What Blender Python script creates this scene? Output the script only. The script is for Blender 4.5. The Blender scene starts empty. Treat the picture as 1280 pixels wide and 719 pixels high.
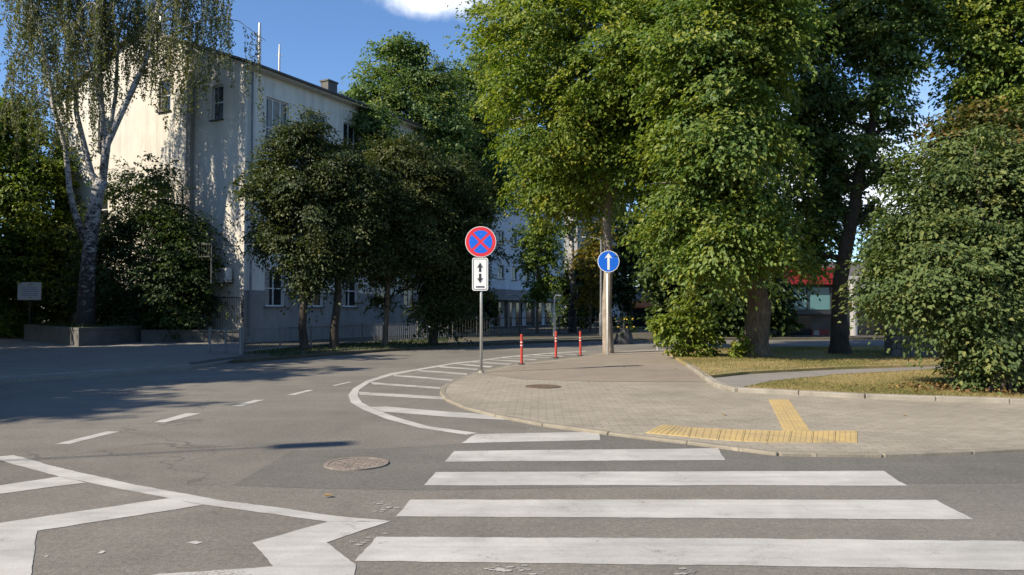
import bpy, math, random
import numpy as np
from mathutils import Vector

R = math.radians
S = bpy.context.scene
COL = S.collection

# ------------------------------------------------------------------ camera
CAM_H, FPX, HOR = 1.45, 950.0, 388.0
PITCH = math.atan((HOR - 359.5) / FPX)
cam_d = bpy.data.cameras.new('camera')
cam = bpy.data.objects.new('camera', cam_d)
COL.objects.link(cam)
cam.location = (0, 0, CAM_H)
cam.rotation_euler = (math.pi / 2 + PITCH, 0, 0)
cam_d.sensor_width = 36
cam_d.lens = 36 * FPX / 1280
cam_d.clip_start = 0.05
cam_d.clip_end = 3000
S.camera = cam

# ------------------------------------------------------------------ light
SUN_AZ, SUN_EL = 240.0, 36.0          # clockwise from +Y, elevation (sun left and behind the camera)
to_sun = Vector((math.sin(R(SUN_AZ)) * math.cos(R(SUN_EL)), math.cos(R(SUN_AZ)) * math.cos(R(SUN_EL)), math.sin(R(SUN_EL))))
sun_d = bpy.data.lights.new('sun', 'SUN')
sun_d.energy = 5.0
sun_d.angle = R(0.55)
sun_d.color = (1.0, 0.89, 0.72)
sun = bpy.data.objects.new('sun', sun_d)
COL.objects.link(sun)
sun.rotation_euler = to_sun.to_track_quat('Z', 'Y').to_euler()

world = bpy.data.worlds.new('World')
S.world = world
world.use_nodes = True
S.view_settings.view_transform = 'Standard'
S.view_settings.look = 'None'
S.view_settings.exposure = 0.75
S.view_settings.gamma = 1.0
S.cycles.max_bounces = 5
S.cycles.diffuse_bounces = 2
S.cycles.transmission_bounces = 3
S.cycles.transparent_max_bounces = 8


def ray(px, py):
    u, v = (px - 640) / FPX, (359.5 - py) / FPX
    c, s = math.cos(PITCH), math.sin(PITCH)
    return Vector((u, c - v * s, s + v * c))


def G(px, py, z=0.0):
    d = ray(px, py)
    t = (z - CAM_H) / d.z
    return Vector((d.x * t, d.y * t, z))


def P(px, py, Y):
    d = ray(px, py)
    t = Y / d.y
    return Vector((d.x * t, Y, CAM_H + d.z * t))


def build_world():
    nt = world.node_tree
    N, L = nt.nodes, nt.links
    N.clear()
    out = N.new('ShaderNodeOutputWorld')
    bg = N.new('ShaderNodeBackground')
    sky = N.new('ShaderNodeTexSky')
    sky.sky_type = 'NISHITA'
    sky.sun_disc = False
    sky.sun_elevation = R(SUN_EL)
    sky.sun_rotation = R(SUN_AZ)
    sky.altitude = 300
    sky.air_density = 1.0
    sky.dust_density = 0.25
    sky.ozone_density = 4.0
    bg.inputs['Strength'].default_value = 0.10
    tc = N.new('ShaderNodeTexCoord')
    noise = N.new('ShaderNodeTexNoise')
    noise.inputs['Scale'].default_value = 9
    noise.inputs['Detail'].default_value = 7
    noise.inputs['Roughness'].default_value = 0.6
    L.new(tc.outputs['Generated'], noise.inputs['Vector'])
    masks = []
    for (px, py, sx, sz) in ((548, -6, 0.075, 0.026), (1055, 205, 0.10, 0.085), (1130, 235, 0.09, 0.06)):
        d = ray(px, py).normalized()
        sub = N.new('ShaderNodeVectorMath'); sub.operation = 'SUBTRACT'
        L.new(tc.outputs['Generated'], sub.inputs[0]); sub.inputs[1].default_value = d
        mul = N.new('ShaderNodeVectorMath'); mul.operation = 'MULTIPLY'
        L.new(sub.outputs[0], mul.inputs[0]); mul.inputs[1].default_value = (1 / sx, 1 / sx, 1 / sz)
        ln = N.new('ShaderNodeVectorMath'); ln.operation = 'LENGTH'
        L.new(mul.outputs[0], ln.inputs[0])
        ad = N.new('ShaderNodeMath'); ad.operation = 'MULTIPLY_ADD'
        L.new(noise.outputs['Fac'], ad.inputs[0]); ad.inputs[1].default_value = 2.3
        neg = N.new('ShaderNodeMath'); neg.operation = 'MULTIPLY'; neg.inputs[1].default_value = -1
        L.new(ln.outputs['Value'], neg.inputs[0]); L.new(neg.outputs[0], ad.inputs[2])
        mr = N.new('ShaderNodeMapRange'); mr.interpolation_type = 'SMOOTHSTEP'
        mr.inputs['From Min'].default_value = -0.1; mr.inputs['From Max'].default_value = 0.85
        L.new(ad.outputs[0], mr.inputs['Value'])
        masks.append(mr.outputs['Result'])
    acc = masks[0]
    for m in masks[1:]:
        mx = N.new('ShaderNodeMath'); mx.operation = 'MAXIMUM'
        L.new(acc, mx.inputs[0]); L.new(m, mx.inputs[1]); acc = mx.outputs[0]
    mix = N.new('ShaderNodeMix'); mix.data_type = 'RGBA'
    L.new(acc, mix.inputs['Factor'])
    tint = N.new('ShaderNodeMix'); tint.data_type = 'RGBA'; tint.blend_type = 'MULTIPLY'
    tint.inputs['Factor'].default_value = 1.0
    L.new(sky.outputs[0], tint.inputs['A']); tint.inputs['B'].default_value = (0.88, 1.0, 1.13, 1)
    L.new(tint.outputs['Result'], mix.inputs['A'])
    mix.inputs['B'].default_value = (8.0, 8.3, 9.0, 1)
    L.new(mix.outputs['Result'], bg.inputs['Color'])
    L.new(bg.outputs[0], out.inputs['Surface'])


build_world()


# ------------------------------------------------------------------ materials
def srgb(r, g, b):
    f = lambda c: (c / 255 / 12.92) if c / 255 <= 0.04045 else ((c / 255 + 0.055) / 1.055) ** 2.4
    return (f(r), f(g), f(b))


def c4(c):
    return (c[0], c[1], c[2], 1)


class NT:
    def __init__(self, name):
        self.m = bpy.data.materials.new(name)
        self.m.use_nodes = True
        self.t = self.m.node_tree
        self.N, self.L = self.t.nodes, self.t.links
        self.b = self.N['Principled BSDF']
        self.out = self.N['Material Output']
        self.tc = self.N.new('ShaderNodeTexCoord')

    def new(self, k):
        return self.N.new('ShaderNode' + k)

    def noise(self, scale, detail=4, rough=0.55, vec=None, dist=0.0):
        n = self.new('TexNoise')
        n.inputs['Scale'].default_value = scale
        n.inputs['Detail'].default_value = detail
        n.inputs['Roughness'].default_value = rough
        n.inputs['Distortion'].default_value = dist
        self.L.new(vec or self.tc.outputs['Object'], n.inputs['Vector'])
        return n.outputs['Fac']

    def scaled(self, v, vec=None):
        n = self.new('VectorMath'); n.operation = 'MULTIPLY'
        self.L.new(vec or self.tc.outputs['Object'], n.inputs[0]); n.inputs[1].default_value = v
        return n.outputs[0]

    def ramp(self, fac, stops):
        n = self.new('ValToRGB')
        e = n.color_ramp.elements
        while len(e) < len(stops):
            e.new(0.5)
        for i, (p, c) in enumerate(stops):
            e[i].position = p
            e[i].color = c4(c) if hasattr(c, '__len__') else (c, c, c, 1)
        self.L.new(fac, n.inputs['Fac'])
        return n.outputs['Color']

    def mix(self, fac, a, b, mode='MIX'):
        n = self.new('Mix'); n.data_type = 'RGBA'; n.blend_type = mode
        for k, v in (('Factor', fac), ('A', a), ('B', b)):
            if hasattr(v, 'is_linked'):
                self.L.new(v, n.inputs[k])
            elif k == 'Factor':
                n.inputs[k].default_value = v
            else:
                n.inputs[k].default_value = c4(v)
        return n.outputs['Result']

    def math(self, op, a, b=0.0):
        n = self.new('Math'); n.operation = op
        for i, v in enumerate((a, b)):
            if hasattr(v, 'is_linked'):
                self.L.new(v, n.inputs[i])
            else:
                n.inputs[i].default_value = v
        return n.outputs[0]

    def color(self, c):
        if hasattr(c, 'is_linked'):
            self.L.new(c, self.b.inputs['Base Color'])
        else:
            self.b.inputs['Base Color'].default_value = c4(c)

    def rough(self, r):
        self.b.inputs['Roughness'].default_value = r
        return self

    def bump(self, h, strength=0.3, dist=0.01):
        n = self.new('Bump')
        n.inputs['Strength'].default_value = strength
        n.inputs['Distance'].default_value = dist
        self.L.new(h, n.inputs['Height'])
        self.L.new(n.outputs[0], self.b.inputs['Normal'])


def simple(name, a, b=None, scale=6, rough=0.7, metal=0.0, bump=0.0, bscale=40, spec=0.5):
    t = NT(name)
    if b is None:
        b = tuple(x * 0.75 for x in a)
    f = t.noise(scale, 6, 0.6)
    t.color(t.ramp(f, [(0.3, b), (0.68, a)]))
    t.rough(rough)
    t.b.inputs['Metallic'].default_value = metal
    t.b.inputs['Specular IOR Level'].default_value = spec
    if bump:
        t.bump(t.noise(bscale, 5), bump, 0.02)
    return t.m


def asphalt(name, base, var=1.0, cracks=True, warm=(1.08, 1.0, 0.9)):
    t = NT(name)
    big = t.noise(0.22, 5, 0.6)
    mid = t.noise(1.7, 6, 0.65, dist=0.4)
    streak = t.noise(1.0, 4, 0.6, vec=t.scaled((0.25, 2.2, 1)))
    fine = t.noise(75, 3, 0.8)
    sp = t.new('TexVoronoi'); sp.inputs['Scale'].default_value = 55
    t.L.new(t.tc.outputs['Object'], sp.inputs['Vector'])
    spk = t.ramp(sp.outputs['Distance'], [(0.0, 1.6), (0.22, 1.0), (0.8, 0.82)])
    c = t.ramp(big, [(0.3, tuple(base * w * (1 - .16 * var) for w in warm)), (0.7, tuple(base * w * (1 + .12 * var) for w in warm))])
    c = t.mix(1.0, c, t.ramp(mid, [(0.25, 0.84), (0.5, 1.0), (0.8, 1.12)]), 'MULTIPLY')
    c = t.mix(1.0, c, t.ramp(streak, [(0.3, 0.93), (0.7, 1.06)]), 'MULTIPLY')
    c = t.mix(0.8, c, t.ramp(fine, [(0.3, 0.62), (0.55, 1.0), (0.75, 1.4)]), 'MULTIPLY')
    c = t.mix(0.7, c, spk, 'MULTIPLY')
    c = t.mix(1.0, c, t.ramp(t.noise(24, 5, 0.85), [(0.28, 0.66), (0.5, 1.0), (0.72, 1.36)]), 'MULTIPLY')
    if cracks:
        w = t.new('TexNoise'); w.inputs['Scale'].default_value = 0.9; w.inputs['Detail'].default_value = 6
        t.L.new(t.tc.outputs['Object'], w.inputs['Vector'])
        ad = t.new('VectorMath'); ad.operation = 'MULTIPLY_ADD'
        t.L.new(w.outputs['Color'], ad.inputs[0]); ad.inputs[1].default_value = (2.2, 2.2, 0)
        t.L.new(t.tc.outputs['Object'], ad.inputs[2])
        v = t.new('TexVoronoi'); v.feature = 'DISTANCE_TO_EDGE'; v.inputs['Scale'].default_value = 0.17
        t.L.new(ad.outputs[0], v.inputs['Vector'])
        ck = t.ramp(v.outputs['Distance'], [(0.0, 0.6), (0.0012, 0.72), (0.0030, 1.0)])
        gate = t.ramp(t.noise(0.35, 2), [(0.44, 0.0), (0.56, 1.0)])
        c = t.mix(gate, c, t.mix(1.0, c, ck, 'MULTIPLY'))
        st = t.ramp(t.noise(0.55, 7, 0.7, dist=1.0), [(0.66, 1.0), (0.74, 0.86)])
        c = t.mix(1.0, c, st, 'MULTIPLY')
    t.color(c)
    t.rough(0.88)
    t.b.inputs['Specular IOR Level'].default_value = 0.35
    t.bump(fine, 0.55, 0.006)
    return t.m


def paint(name, base, worn, wear=0.5, under=(0.21, 0.19, 0.165)):
    t = NT(name)
    f = t.noise(90, 3, 0.8)
    g = t.noise(2.2, 8, 0.72, dist=0.5)
    s = t.noise(1.0, 5, 0.7, vec=t.scaled((0.8, 7, 1)))
    c = t.ramp(g, [(0.3, worn), (0.6, base)])
    c = t.mix(1.0, c, t.ramp(s, [(0.3, 0.80), (0.65, 1.06)]), 'MULTIPLY')
    c = t.mix(1.0, c, t.ramp(t.noise(0.8, 4, 0.6), [(0.35, 0.84), (0.6, 1.04)]), 'MULTIPLY')
    c = t.mix(0.6, c, t.ramp(f, [(0.3, 0.72), (0.6, 1.06)]), 'MULTIPLY')
    w = t.math('ADD', t.math('MULTIPLY', g, 0.55), t.math('MULTIPLY', t.noise(38, 4, 0.8), 0.45))
    hole = t.ramp(w, [(0.335 + .1 * wear, 1.0), (0.385 + .1 * wear, 0.0)])
    c = t.mix(hole, c, under)
    t.color(c)
    t.rough(0.75)
    t.bump(f, 0.35, 0.004)
    return t.m


def leafmat(name, cols, trans=0.45, rough=0.5, spec=0.35):
    """colour from the leaf's own random tint"""
    t = NT(name)
    a = t.new('Attribute'); a.attribute_name = 'tint'
    n = len(cols)
    c = t.ramp(a.outputs['Fac'], [(0.04 + 0.92 * i / (n - 1), cols[i]) for i in range(n)])
    t.color(c)
    t.rough(rough)
    t.b.inputs['Specular IOR Level'].default_value = spec
    tr = t.new('BsdfTranslucent')
    t.L.new(t.mix(1.0, c, (1.25, 1.3, 0.5), 'MULTIPLY'), tr.inputs['Color'])
    ms = t.new('MixShader')
    ms.inputs[0].default_value = trans
    t.L.new(t.b.outputs[0], ms.inputs[1]); t.L.new(tr.outputs[0], ms.inputs[2])
    t.L.new(ms.outputs[0], t.out.inputs['Surface'])
    return t.m


def barkmat(name, a, b, sc=5, stretch=0.25, strength=0.8):
    t = NT(name)
    v = t.scaled((1, 1, stretch))
    f = t.noise(sc * 3, 7, 0.7, vec=v, dist=0.6)
    g = t.noise(sc * 0.5, 4, 0.6)
    c = t.ramp(f, [(0.32, b), (0.66, a)])
    c = t.mix(1.0, c, t.ramp(g, [(0.3, 0.75), (0.7, 1.15)]), 'MULTIPLY')
    t.color(c)
    t.rough(0.92)
    t.b.inputs['Specular IOR Level'].default_value = 0.2
    t.bump(f, strength, 0.04)
    return t.m


def birchmat(name):
    t = NT(name)
    v = t.scaled((1.0, 1.0, 1.6))
    f = t.noise(4.5, 6, 0.72, vec=v, dist=0.8)
    lent = t.noise(3, 4, 0.7, vec=t.scaled((2, 2, 18)))
    # dark patches grow denser towards the foot of the trunk
    sep = t.new('SeparateXYZ'); t.L.new(t.tc.outputs['Object'], sep.inputs[0])
    low = t.new('MapRange'); t.L.new(sep.outputs['Z'], low.inputs['Value'])
    low.inputs['From Min'].default_value = 0.5; low.inputs['From Max'].default_value = 6.0
    low.inputs['To Min'].default_value = 0.13; low.inputs['To Max'].default_value = -0.06
    ff = t.math('SUBTRACT', f, low.outputs[0])
    c = t.ramp(ff, [(0.42, (0.028, 0.026, 0.024)), (0.49, (0.10, 0.094, 0.088)), (0.55, (0.33, 0.315, 0.295)), (0.8, (0.52, 0.50, 0.47))])
    c = t.mix(1.0, c, t.ramp(lent, [(0.3, 0.55), (0.4, 1.0)]), 'MULTIPLY')
    t.color(c)
    t.rough(0.85)
    t.bump(f, 0.6, 0.03)
    return t.m


M = {}
M['road'] = asphalt('asphalt_old', 0.176, 1.5, warm=(1.08, 1.0, 0.86))
M['patch'] = asphalt('asphalt_patch', 0.142, 1.0, cracks=False, warm=(1.06, 1.0, 0.87))
M['drive'] = asphalt('asphalt_driveway', 0.22, 0.9, warm=(1.08, 1, 0.88))
M['footpath'] = asphalt('footpath_brown', 0.225, 0.8, warm=(1.18, 1.0, 0.80))
M['path'] = asphalt('path_grey', 0.225, 0.8, cracks=True)
M['paint'] = paint('road_paint', (0.48, 0.465, 0.43), (0.39, 0.377, 0.347), 0.40)
M['paint_worn'] = paint('road_paint_worn', (0.45, 0.435, 0.40), (0.33, 0.31, 0.28), 0.95)
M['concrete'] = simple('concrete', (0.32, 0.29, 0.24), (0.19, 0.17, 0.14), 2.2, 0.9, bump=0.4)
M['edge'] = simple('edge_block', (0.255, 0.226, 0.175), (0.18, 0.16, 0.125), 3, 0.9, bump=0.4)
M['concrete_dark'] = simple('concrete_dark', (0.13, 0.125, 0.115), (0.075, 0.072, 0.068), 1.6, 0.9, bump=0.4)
M['dirt'] = simple('dirt', (0.10, 0.085, 0.055), (0.055, 0.05, 0.03), 2.2, 0.95, bump=0.5)
M['metal_grey'] = simple('galvanised', (0.50, 0.50, 0.48), (0.40, 0.40, 0.39), 9, 0.42, 0.55)
M['metal_dark'] = simple('painted_dark_metal', (0.05, 0.052, 0.055), (0.03, 0.03, 0.033), 12, 0.6)
M['metal_mid'] = simple('railing_paint', (0.20, 0.205, 0.21), (0.13, 0.13, 0.135), 12, 0.55)
M['sign_white'] = simple('sign_white', (0.78, 0.78, 0.76), (0.70, 0.70, 0.68), 4, 0.4)
M['sign_blue'] = simple('sign_blue', (0.006, 0.13, 0.68), (0.005, 0.115, 0.62), 4, 0.4)
M['sign_red'] = simple('sign_red', (0.68, 0.030, 0.040), (0.58, 0.025, 0.035), 4, 0.4)
M['sign_black'] = simple('sign_black', (0.025, 0.025, 0.028), (0.015, 0.015, 0.018), 4, 0.5)
M['sign_back'] = simple('sign_back', (0.4, 0.4, 0.4), (0.33, 0.33, 0.33), 4, 0.5, 0.5)
M['text_blue'] = simple('text_blue', (0.12, 0.16, 0.42), (0.1, 0.13, 0.36), 20, 0.6)
M['text_red'] = simple('text_red', (0.40, 0.10, 0.10), (0.32, 0.08, 0.08), 20, 0.6)
M['bollard_red'] = simple('bollard_red', (0.46, 0.05, 0.03), (0.36, 0.036, 0.022), 6, 0.5)
M['stucco'] = None
M['bark'] = barkmat('bark_brown', (0.19, 0.155, 0.115), (0.06, 0.048, 0.036))
M['bark_lime'] = barkmat('bark_grey', (0.34, 0.29, 0.235), (0.17, 0.14, 0.11), 4, 0.3, 0.5)
M['bark_dark'] = barkmat('bark_dark', (0.085, 0.07, 0.055), (0.03, 0.026, 0.021))
M['bark_birch'] = birchmat('bark_birch')
M['glass'] = NT('window_glass').rough(0.06).m
M['glass'].node_tree.nodes['Principled BSDF'].inputs['Base Color'].default_value = (0.018, 0.022, 0.026, 1)
M['frame_white'] = simple('frame_white', (0.62, 0.62, 0.60), (0.5, 0.5, 0.48), 8, 0.5)
M['roof'] = simple('roof_sheet', (0.10, 0.10, 0.105), (0.065, 0.065, 0.07), 2, 0.55, 0.3)
M['curtain'] = simple('curtain', (0.34, 0.33, 0.30), (0.24, 0.23, 0.21), 3, 0.9)


def stucco(name, a, b, streak=True):
    t = NT(name)
    g = t.noise(0.7, 7, 0.68, dist=0.6)
    s = t.noise(1.2, 6, 0.7, vec=t.scaled((3.0, 3.0, 0.22)))
    c = t.ramp(g, [(0.28, b), (0.62, a)])
    c = t.mix(1.0, c, t.ramp(s, [(0.28, 0.78), (0.6, 1.03)]), 'MULTIPLY')
    chips = t.ramp(t.noise(3.2, 8, 0.75, dist=0.6), [(0.30, 1.0), (0.335, 0.0)])
    c = t.mix(chips, c, (a[0] * 0.55, a[1] * 0.52, a[2] * 0.5))
    t.color(c)
    t.rough(0.92)
    t.bump(t.noise(50, 5, 0.7), 0.35, 0.012)
    return t.m


M['stucco'] = stucco('stucco_cream', (0.58, 0.545, 0.475), (0.48, 0.45, 0.39))
M['stucco_side'] = stucco('stucco_bounce_lit', (0.74, 0.70, 0.62), (0.62, 0.585, 0.52))  # same building's plaster, lightened to stand for bounce light on the shaded side
M['plinth'] = stucco('plinth_paint', (0.27, 0.265, 0.26), (0.19, 0.185, 0.18))
M['far_wall'] = stucco('far_wall_plaster', (0.56, 0.575, 0.60), (0.46, 0.47, 0.49))


def pavers():
    t = NT('paver_blocks')
    def bricks(rot, off):
        mp = t.new('Mapping'); mp.inputs['Rotation'].default_value = (0, 0, R(rot)); mp.inputs['Location'].default_value = off
        t.L.new(t.tc.outputs['Object'], mp.inputs['Vector'])
        b = t.new('TexBrick')
        b.inputs['Scale'].default_value = 1.0
        b.inputs['Brick Width'].default_value = 0.22
        b.inputs['Row Height'].default_value = 0.115
        b.inputs['Mortar Size'].default_value = 0.007
        b.inputs['Mortar Smooth'].default_value = 0.4
        b.inputs['Bias'].default_value = 0.0
        b.inputs['Color1'].default_value = (0.305, 0.272, 0.215, 1)
        b.inputs['Color2'].default_value = (0.275, 0.246, 0.195, 1)
        b.inputs['Mortar'].default_value = (0.205, 0.182, 0.142, 1)
        t.L.new(mp.outputs[0], b.inputs['Vector'])
        return b
    b = bricks(2, (0, 0, 0))
    c = b.outputs['Color']
    c = t.mix(1.0, c, t.ramp(t.noise(0.5, 6, 0.65), [(0.28, 0.80), (0.5, 1.0), (0.72, 1.14)]), 'MULTIPLY')
    c = t.mix(1.0, c, t.ramp(t.noise(2.6, 7, 0.7, dist=0.8), [(0.30, 0.82), (0.6, 1.06)]), 'MULTIPLY')
    c = t.mix(0.7, c, t.ramp(t.noise(80, 3, 0.8), [(0.3, 0.72), (0.7, 1.25)]), 'MULTIPLY')
    t.color(c); t.rough(0.9)
    t.b.inputs['Specular IOR Level'].default_value = 0.3
    t.bump(t.math('SUBTRACT', t.math('MULTIPLY', t.noise(60, 3, 0.8), 0.3), b.outputs['Fac']), 0.5, 0.006)
    return t.m


M['pavers'] = pavers()


def tactile():
    t = NT('tactile_yellow')
    g = t.noise(1.6, 7, 0.7, dist=0.6)
    c = t.ramp(g, [(0.3, (0.33, 0.255, 0.145)), (0.55, (0.46, 0.335, 0.14)), (0.8, (0.52, 0.385, 0.165))])
    c = t.mix(0.6, c, t.ramp(t.noise(45, 4, 0.8), [(0.3, 0.7), (0.65, 1.15)]), 'MULTIPLY')
    t.color(c); t.rough(0.8)
    t.bump(t.noise(60, 3), 0.3, 0.005)
    return t.m


M['tactile'] = tactile()


def lawn():
    t = NT('lawn_soil')
    g = t.noise(0.9, 7, 0.7, dist=0.5)
    c = t.ramp(g, [(0.3, (0.40, 0.29, 0.14)), (0.5, (0.29, 0.23, 0.09)), (0.68, (0.15, 0.16, 0.045))])
    c = t.mix(0.8, c, t.ramp(t.noise(30, 5, 0.8), [(0.3, 0.55), (0.65, 1.25)]), 'MULTIPLY')
    t.color(c); t.rough(0.95)
    t.bump(t.noise(40, 5, 0.8), 0.8, 0.03)
    return t.m


M['lawn'] = lawn()


# ------------------------------------------------------------------ object helpers
def tag(o, label=None, cat=None, group=None, kind=None, category=None):
    cat = cat or category
    if label: o['label'] = label
    if cat: o['category'] = cat
    if group: o['group'] = group
    if kind: o['kind'] = kind
    return o


def thing(name, loc, label, cat, group=None):
    o = bpy.data.objects.new(name, None)
    COL.objects.link(o)
    o.location = loc
    o.empty_display_size = 0.2
    return tag(o, label, cat, group)


def origin_of(o):
    v = Vector((0, 0, 0))
    while o is not None:
        v = v + Vector(o.location)
        o = o.parent
    return v


class MB:
    def __init__(self):
        self.v, self.f = [], []

    def add(self, vs, fs):
        n = len(self.v)
        self.v += [tuple(a) for a in vs]
        self.f += [tuple(i + n for i in q) for q in fs]
        return self

    def box(self, c, size, ax=None, ay=None, az=None):
        c = Vector(c)
        ax = Vector(ax) if ax is not None else Vector((1, 0, 0))
        az = Vector(az) if az is not None else Vector((0, 0, 1))
        ay = Vector(ay) if ay is not None else az.cross(ax)
        hx, hy, hz = [s / 2 for s in size]
        vs = [c + ax * (sx * hx) + ay * (sy * hy) + az * (sz * hz) for sz in (-1, 1) for sy in (-1, 1) for sx in (-1, 1)]
        return self.add(vs, [(0, 2, 3, 1), (4, 5, 7, 6), (0, 1, 5, 4), (2, 6, 7, 3), (0, 4, 6, 2), (1, 3, 7, 5)])

    def tube(self, pts, rad, seg=8, cap=True, wob=0.0, rng=None):
        pts = [Vector(p) for p in pts]
        if not hasattr(rad, '__len__'):
            rad = [rad] * len(pts)
        n0 = len(self.v)
        prev = None
        for i, p in enumerate(pts):
            d = (pts[min(i + 1, len(pts) - 1)] - pts[max(i - 1, 0)])
            if d.length < 1e-9: d = Vector((0, 0, 1))
            d.normalize()
            if prev is None:
                a = Vector((1, 0, 0)) if abs(d.x) < 0.9 else Vector((0, 1, 0))
                u = d.cross(a).normalized()
            else:
                u = (prev - d * prev.dot(d)).normalized()
            prev = u
            w = d.cross(u)
            for k in range(seg):
                t = 2 * math.pi * k / seg
                r = rad[i] * (1 + (rng.uniform(-wob, wob) if wob else 0))
                self.v.append(tuple(p + (u * math.cos(t) + w * math.sin(t)) * r))
        for i in range(len(pts) - 1):
            for k in range(seg):
                a = n0 + i * seg + k; b = n0 + i * seg + (k + 1) % seg
                self.f.append((a, b, b + seg, a + seg))
        if cap:
            self.f.append(tuple(n0 + k for k in reversed(range(seg))))
            e = n0 + (len(pts) - 1) * seg
            self.f.append(tuple(e + k for k in range(seg)))
        return self

    def prism(self, poly, z0, z1):
        """poly: (x,y) list; bottom z0, top z1"""
        n = len(poly)
        a = sum(poly[i][0] * poly[(i + 1) % n][1] - poly[(i + 1) % n][0] * poly[i][1] for i in range(n))
        if a < 0: poly = list(reversed(poly))
        vs = [(p[0], p[1], z0) for p in poly] + [(p[0], p[1], z1) for p in poly]
        fs = [tuple(range(n, 2 * n))] + [(i, (i + 1) % n, n + (i + 1) % n, n + i) for i in range(n)]
        return self.add(vs, fs)

    def sheet(self, poly, z):
        n = len(poly)
        a = sum(poly[i][0] * poly[(i + 1) % n][1] - poly[(i + 1) % n][0] * poly[i][1] for i in range(n))
        if a < 0: poly = list(reversed(poly))
        return self.add([(p[0], p[1], z) for p in poly], [tuple(range(n))])

    def fan(self, c, n, r, ax, az, nrm):
        """flat disc of n segments around c in the plane ax, az"""
        c, ax, az, nrm = Vector(c), Vector(ax), Vector(az), Vector(nrm)
        return self

    def build(self, name, mat, parent=None, smooth=False, bevel=0.0, **tags):
        o0 = origin_of(parent) if parent else Vector((0, 0, 0))
        me = bpy.data.meshes.new(name)
        me.from_pydata([(x - o0.x, y - o0.y, z - o0.z) for x, y, z in self.v], [], self.f)
        me.materials.append(mat)
        if smooth:
            me.polygons.foreach_set('use_smooth', [True] * len(me.polygons))
        me.update()
        o = bpy.data.objects.new(name, me)
        COL.objects.link(o)
        if parent is not None:
            o.parent = parent
        if bevel:
            md = o.modifiers.new('bevel', 'BEVEL'); md.width = bevel; md.segments = 2; md.limit_method = 'ANGLE'
        return tag(o, **tags) if tags else o


def rebase(o, loc):
    """move a single-mesh thing's origin to loc, geometry stays"""
    loc = Vector(loc)
    o.data.transform(__import__('mathutils').Matrix.Translation(-loc))
    o.location = loc
    return o


def structure(name, mb, mat, **k):
    return mb.build(name, mat, kind='structure', **k)


def gp(pts, z=0.0):
    return [(G(x, y, z).x, G(x, y, z).y) for x, y in pts]


# ------------------------------------------------------------------ ground
structure('ground', MB().sheet([(-900, -200), (900, -200), (900, 1500), (-900, 1500)], -0.03), M['dirt'])
ZP = 0.035           # paving height above the road
ZL = 0.10           # lawn height
far_kerb = [(-900, 552), (-120, 489), (0, 476), (130, 468), (240, 459.5), (290, 451.5), (350, 447), (480, 437.5), (560, 433), (650, 428.5), (750, 425), (850, 424.2), (1000, 423.5), (1300, 423), (1700, 423)]
fk = gp(far_kerb)
road_poly = fk + [(60, 30), (60, -25), (-40, -25)]
road = structure('road', MB().sheet(road_poly, 0.0), M['road'])

# trench repair across the road and small patches
MBp = MB().sheet(gp([(291, 607), (365, 563.5), (470, 561), (560, 556), (745, 541.5), (820, 547), (880, 557), (925, 564), (1020, 570), (1280, 562), (1500, 552), (1500, 604), (1145, 604.5), (900, 607), (540, 613), (400, 611)]), 0.0015)
MBp.build('asphalt_patch', M['patch'], road)

# far side: driveway, verge, far pavement
zd = 0.07
dpoly = gp([(-900, 551), (-120, 488), (0, 475), (130, 467), (240, 458.5), (290, 450.5), (303, 443), (303, 412), (-300, 412), (-900, 440)], zd)
structure('driveway', MB().prism(dpoly, -0.03, zd), M['drive'])
vpoly = gp([(291, 450.5), (350, 446), (480, 436.5), (560, 432), (650, 427.5), (750, 424), (850, 423.2), (1000, 422.5), (1300, 422), (1700, 422), (1700, 415), (740, 415.5), (650, 417), (560, 420), (480, 425.5), (350, 435), (304, 443)], 0.09)
structure('verge', MB().prism(vpoly, -0.03, 0.09), M['dirt'])
kpts = [G(x, y, 0) for x, y in [(240, 459), (291, 451), (350, 446.6), (480, 437.1), (560, 432.6), (650, 428.1), (750, 424.6), (850, 423.8), (1000, 423.1), (1300, 422.6)]]


def kerb(name, pts, width, h, mat, seg=1.0, z0=-0.02, gap=0.004):
    mb = MB()
    pts = [Vector((p.x, p.y, 0)) for p in pts]
    # resample
    d = [0.0]
    for a, b in zip(pts, pts[1:]): d.append(d[-1] + (b - a).length)
    def at(s):
        for i in range(len(pts) - 1):
            if s <= d[i + 1] or i == len(pts) - 2:
                return pts[i].lerp(pts[i + 1], (s - d[i]) / max(d[i + 1] - d[i], 1e-6))
    s = 0.0
    rng = random.Random(3)
    while s < d[-1] - 0.05:
        e = min(s + seg, d[-1])
        a, b = at(s + gap), at(e - gap)
        ax = (b - a).normalized()
        dz = rng.uniform(-0.003, 0.003)
        mb.box(((a + b) / 2) + Vector((0, 0, (h + z0) / 2 + dz)), ((b - a).length, width, h - z0), ax=ax)
        s = e
    return structure(name, mb, mat, bevel=0.015)


kerb('driveway_kerb', [G(x, y, 0) for x, y in [(-500, 519), (-120, 488.6), (0, 475.6), (130, 467.6), (236, 459.2)]], 0.14, 0.085, M['concrete'])
kerb('far_kerb', kpts, 0.16, 0.13, M['concrete_dark'])

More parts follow.
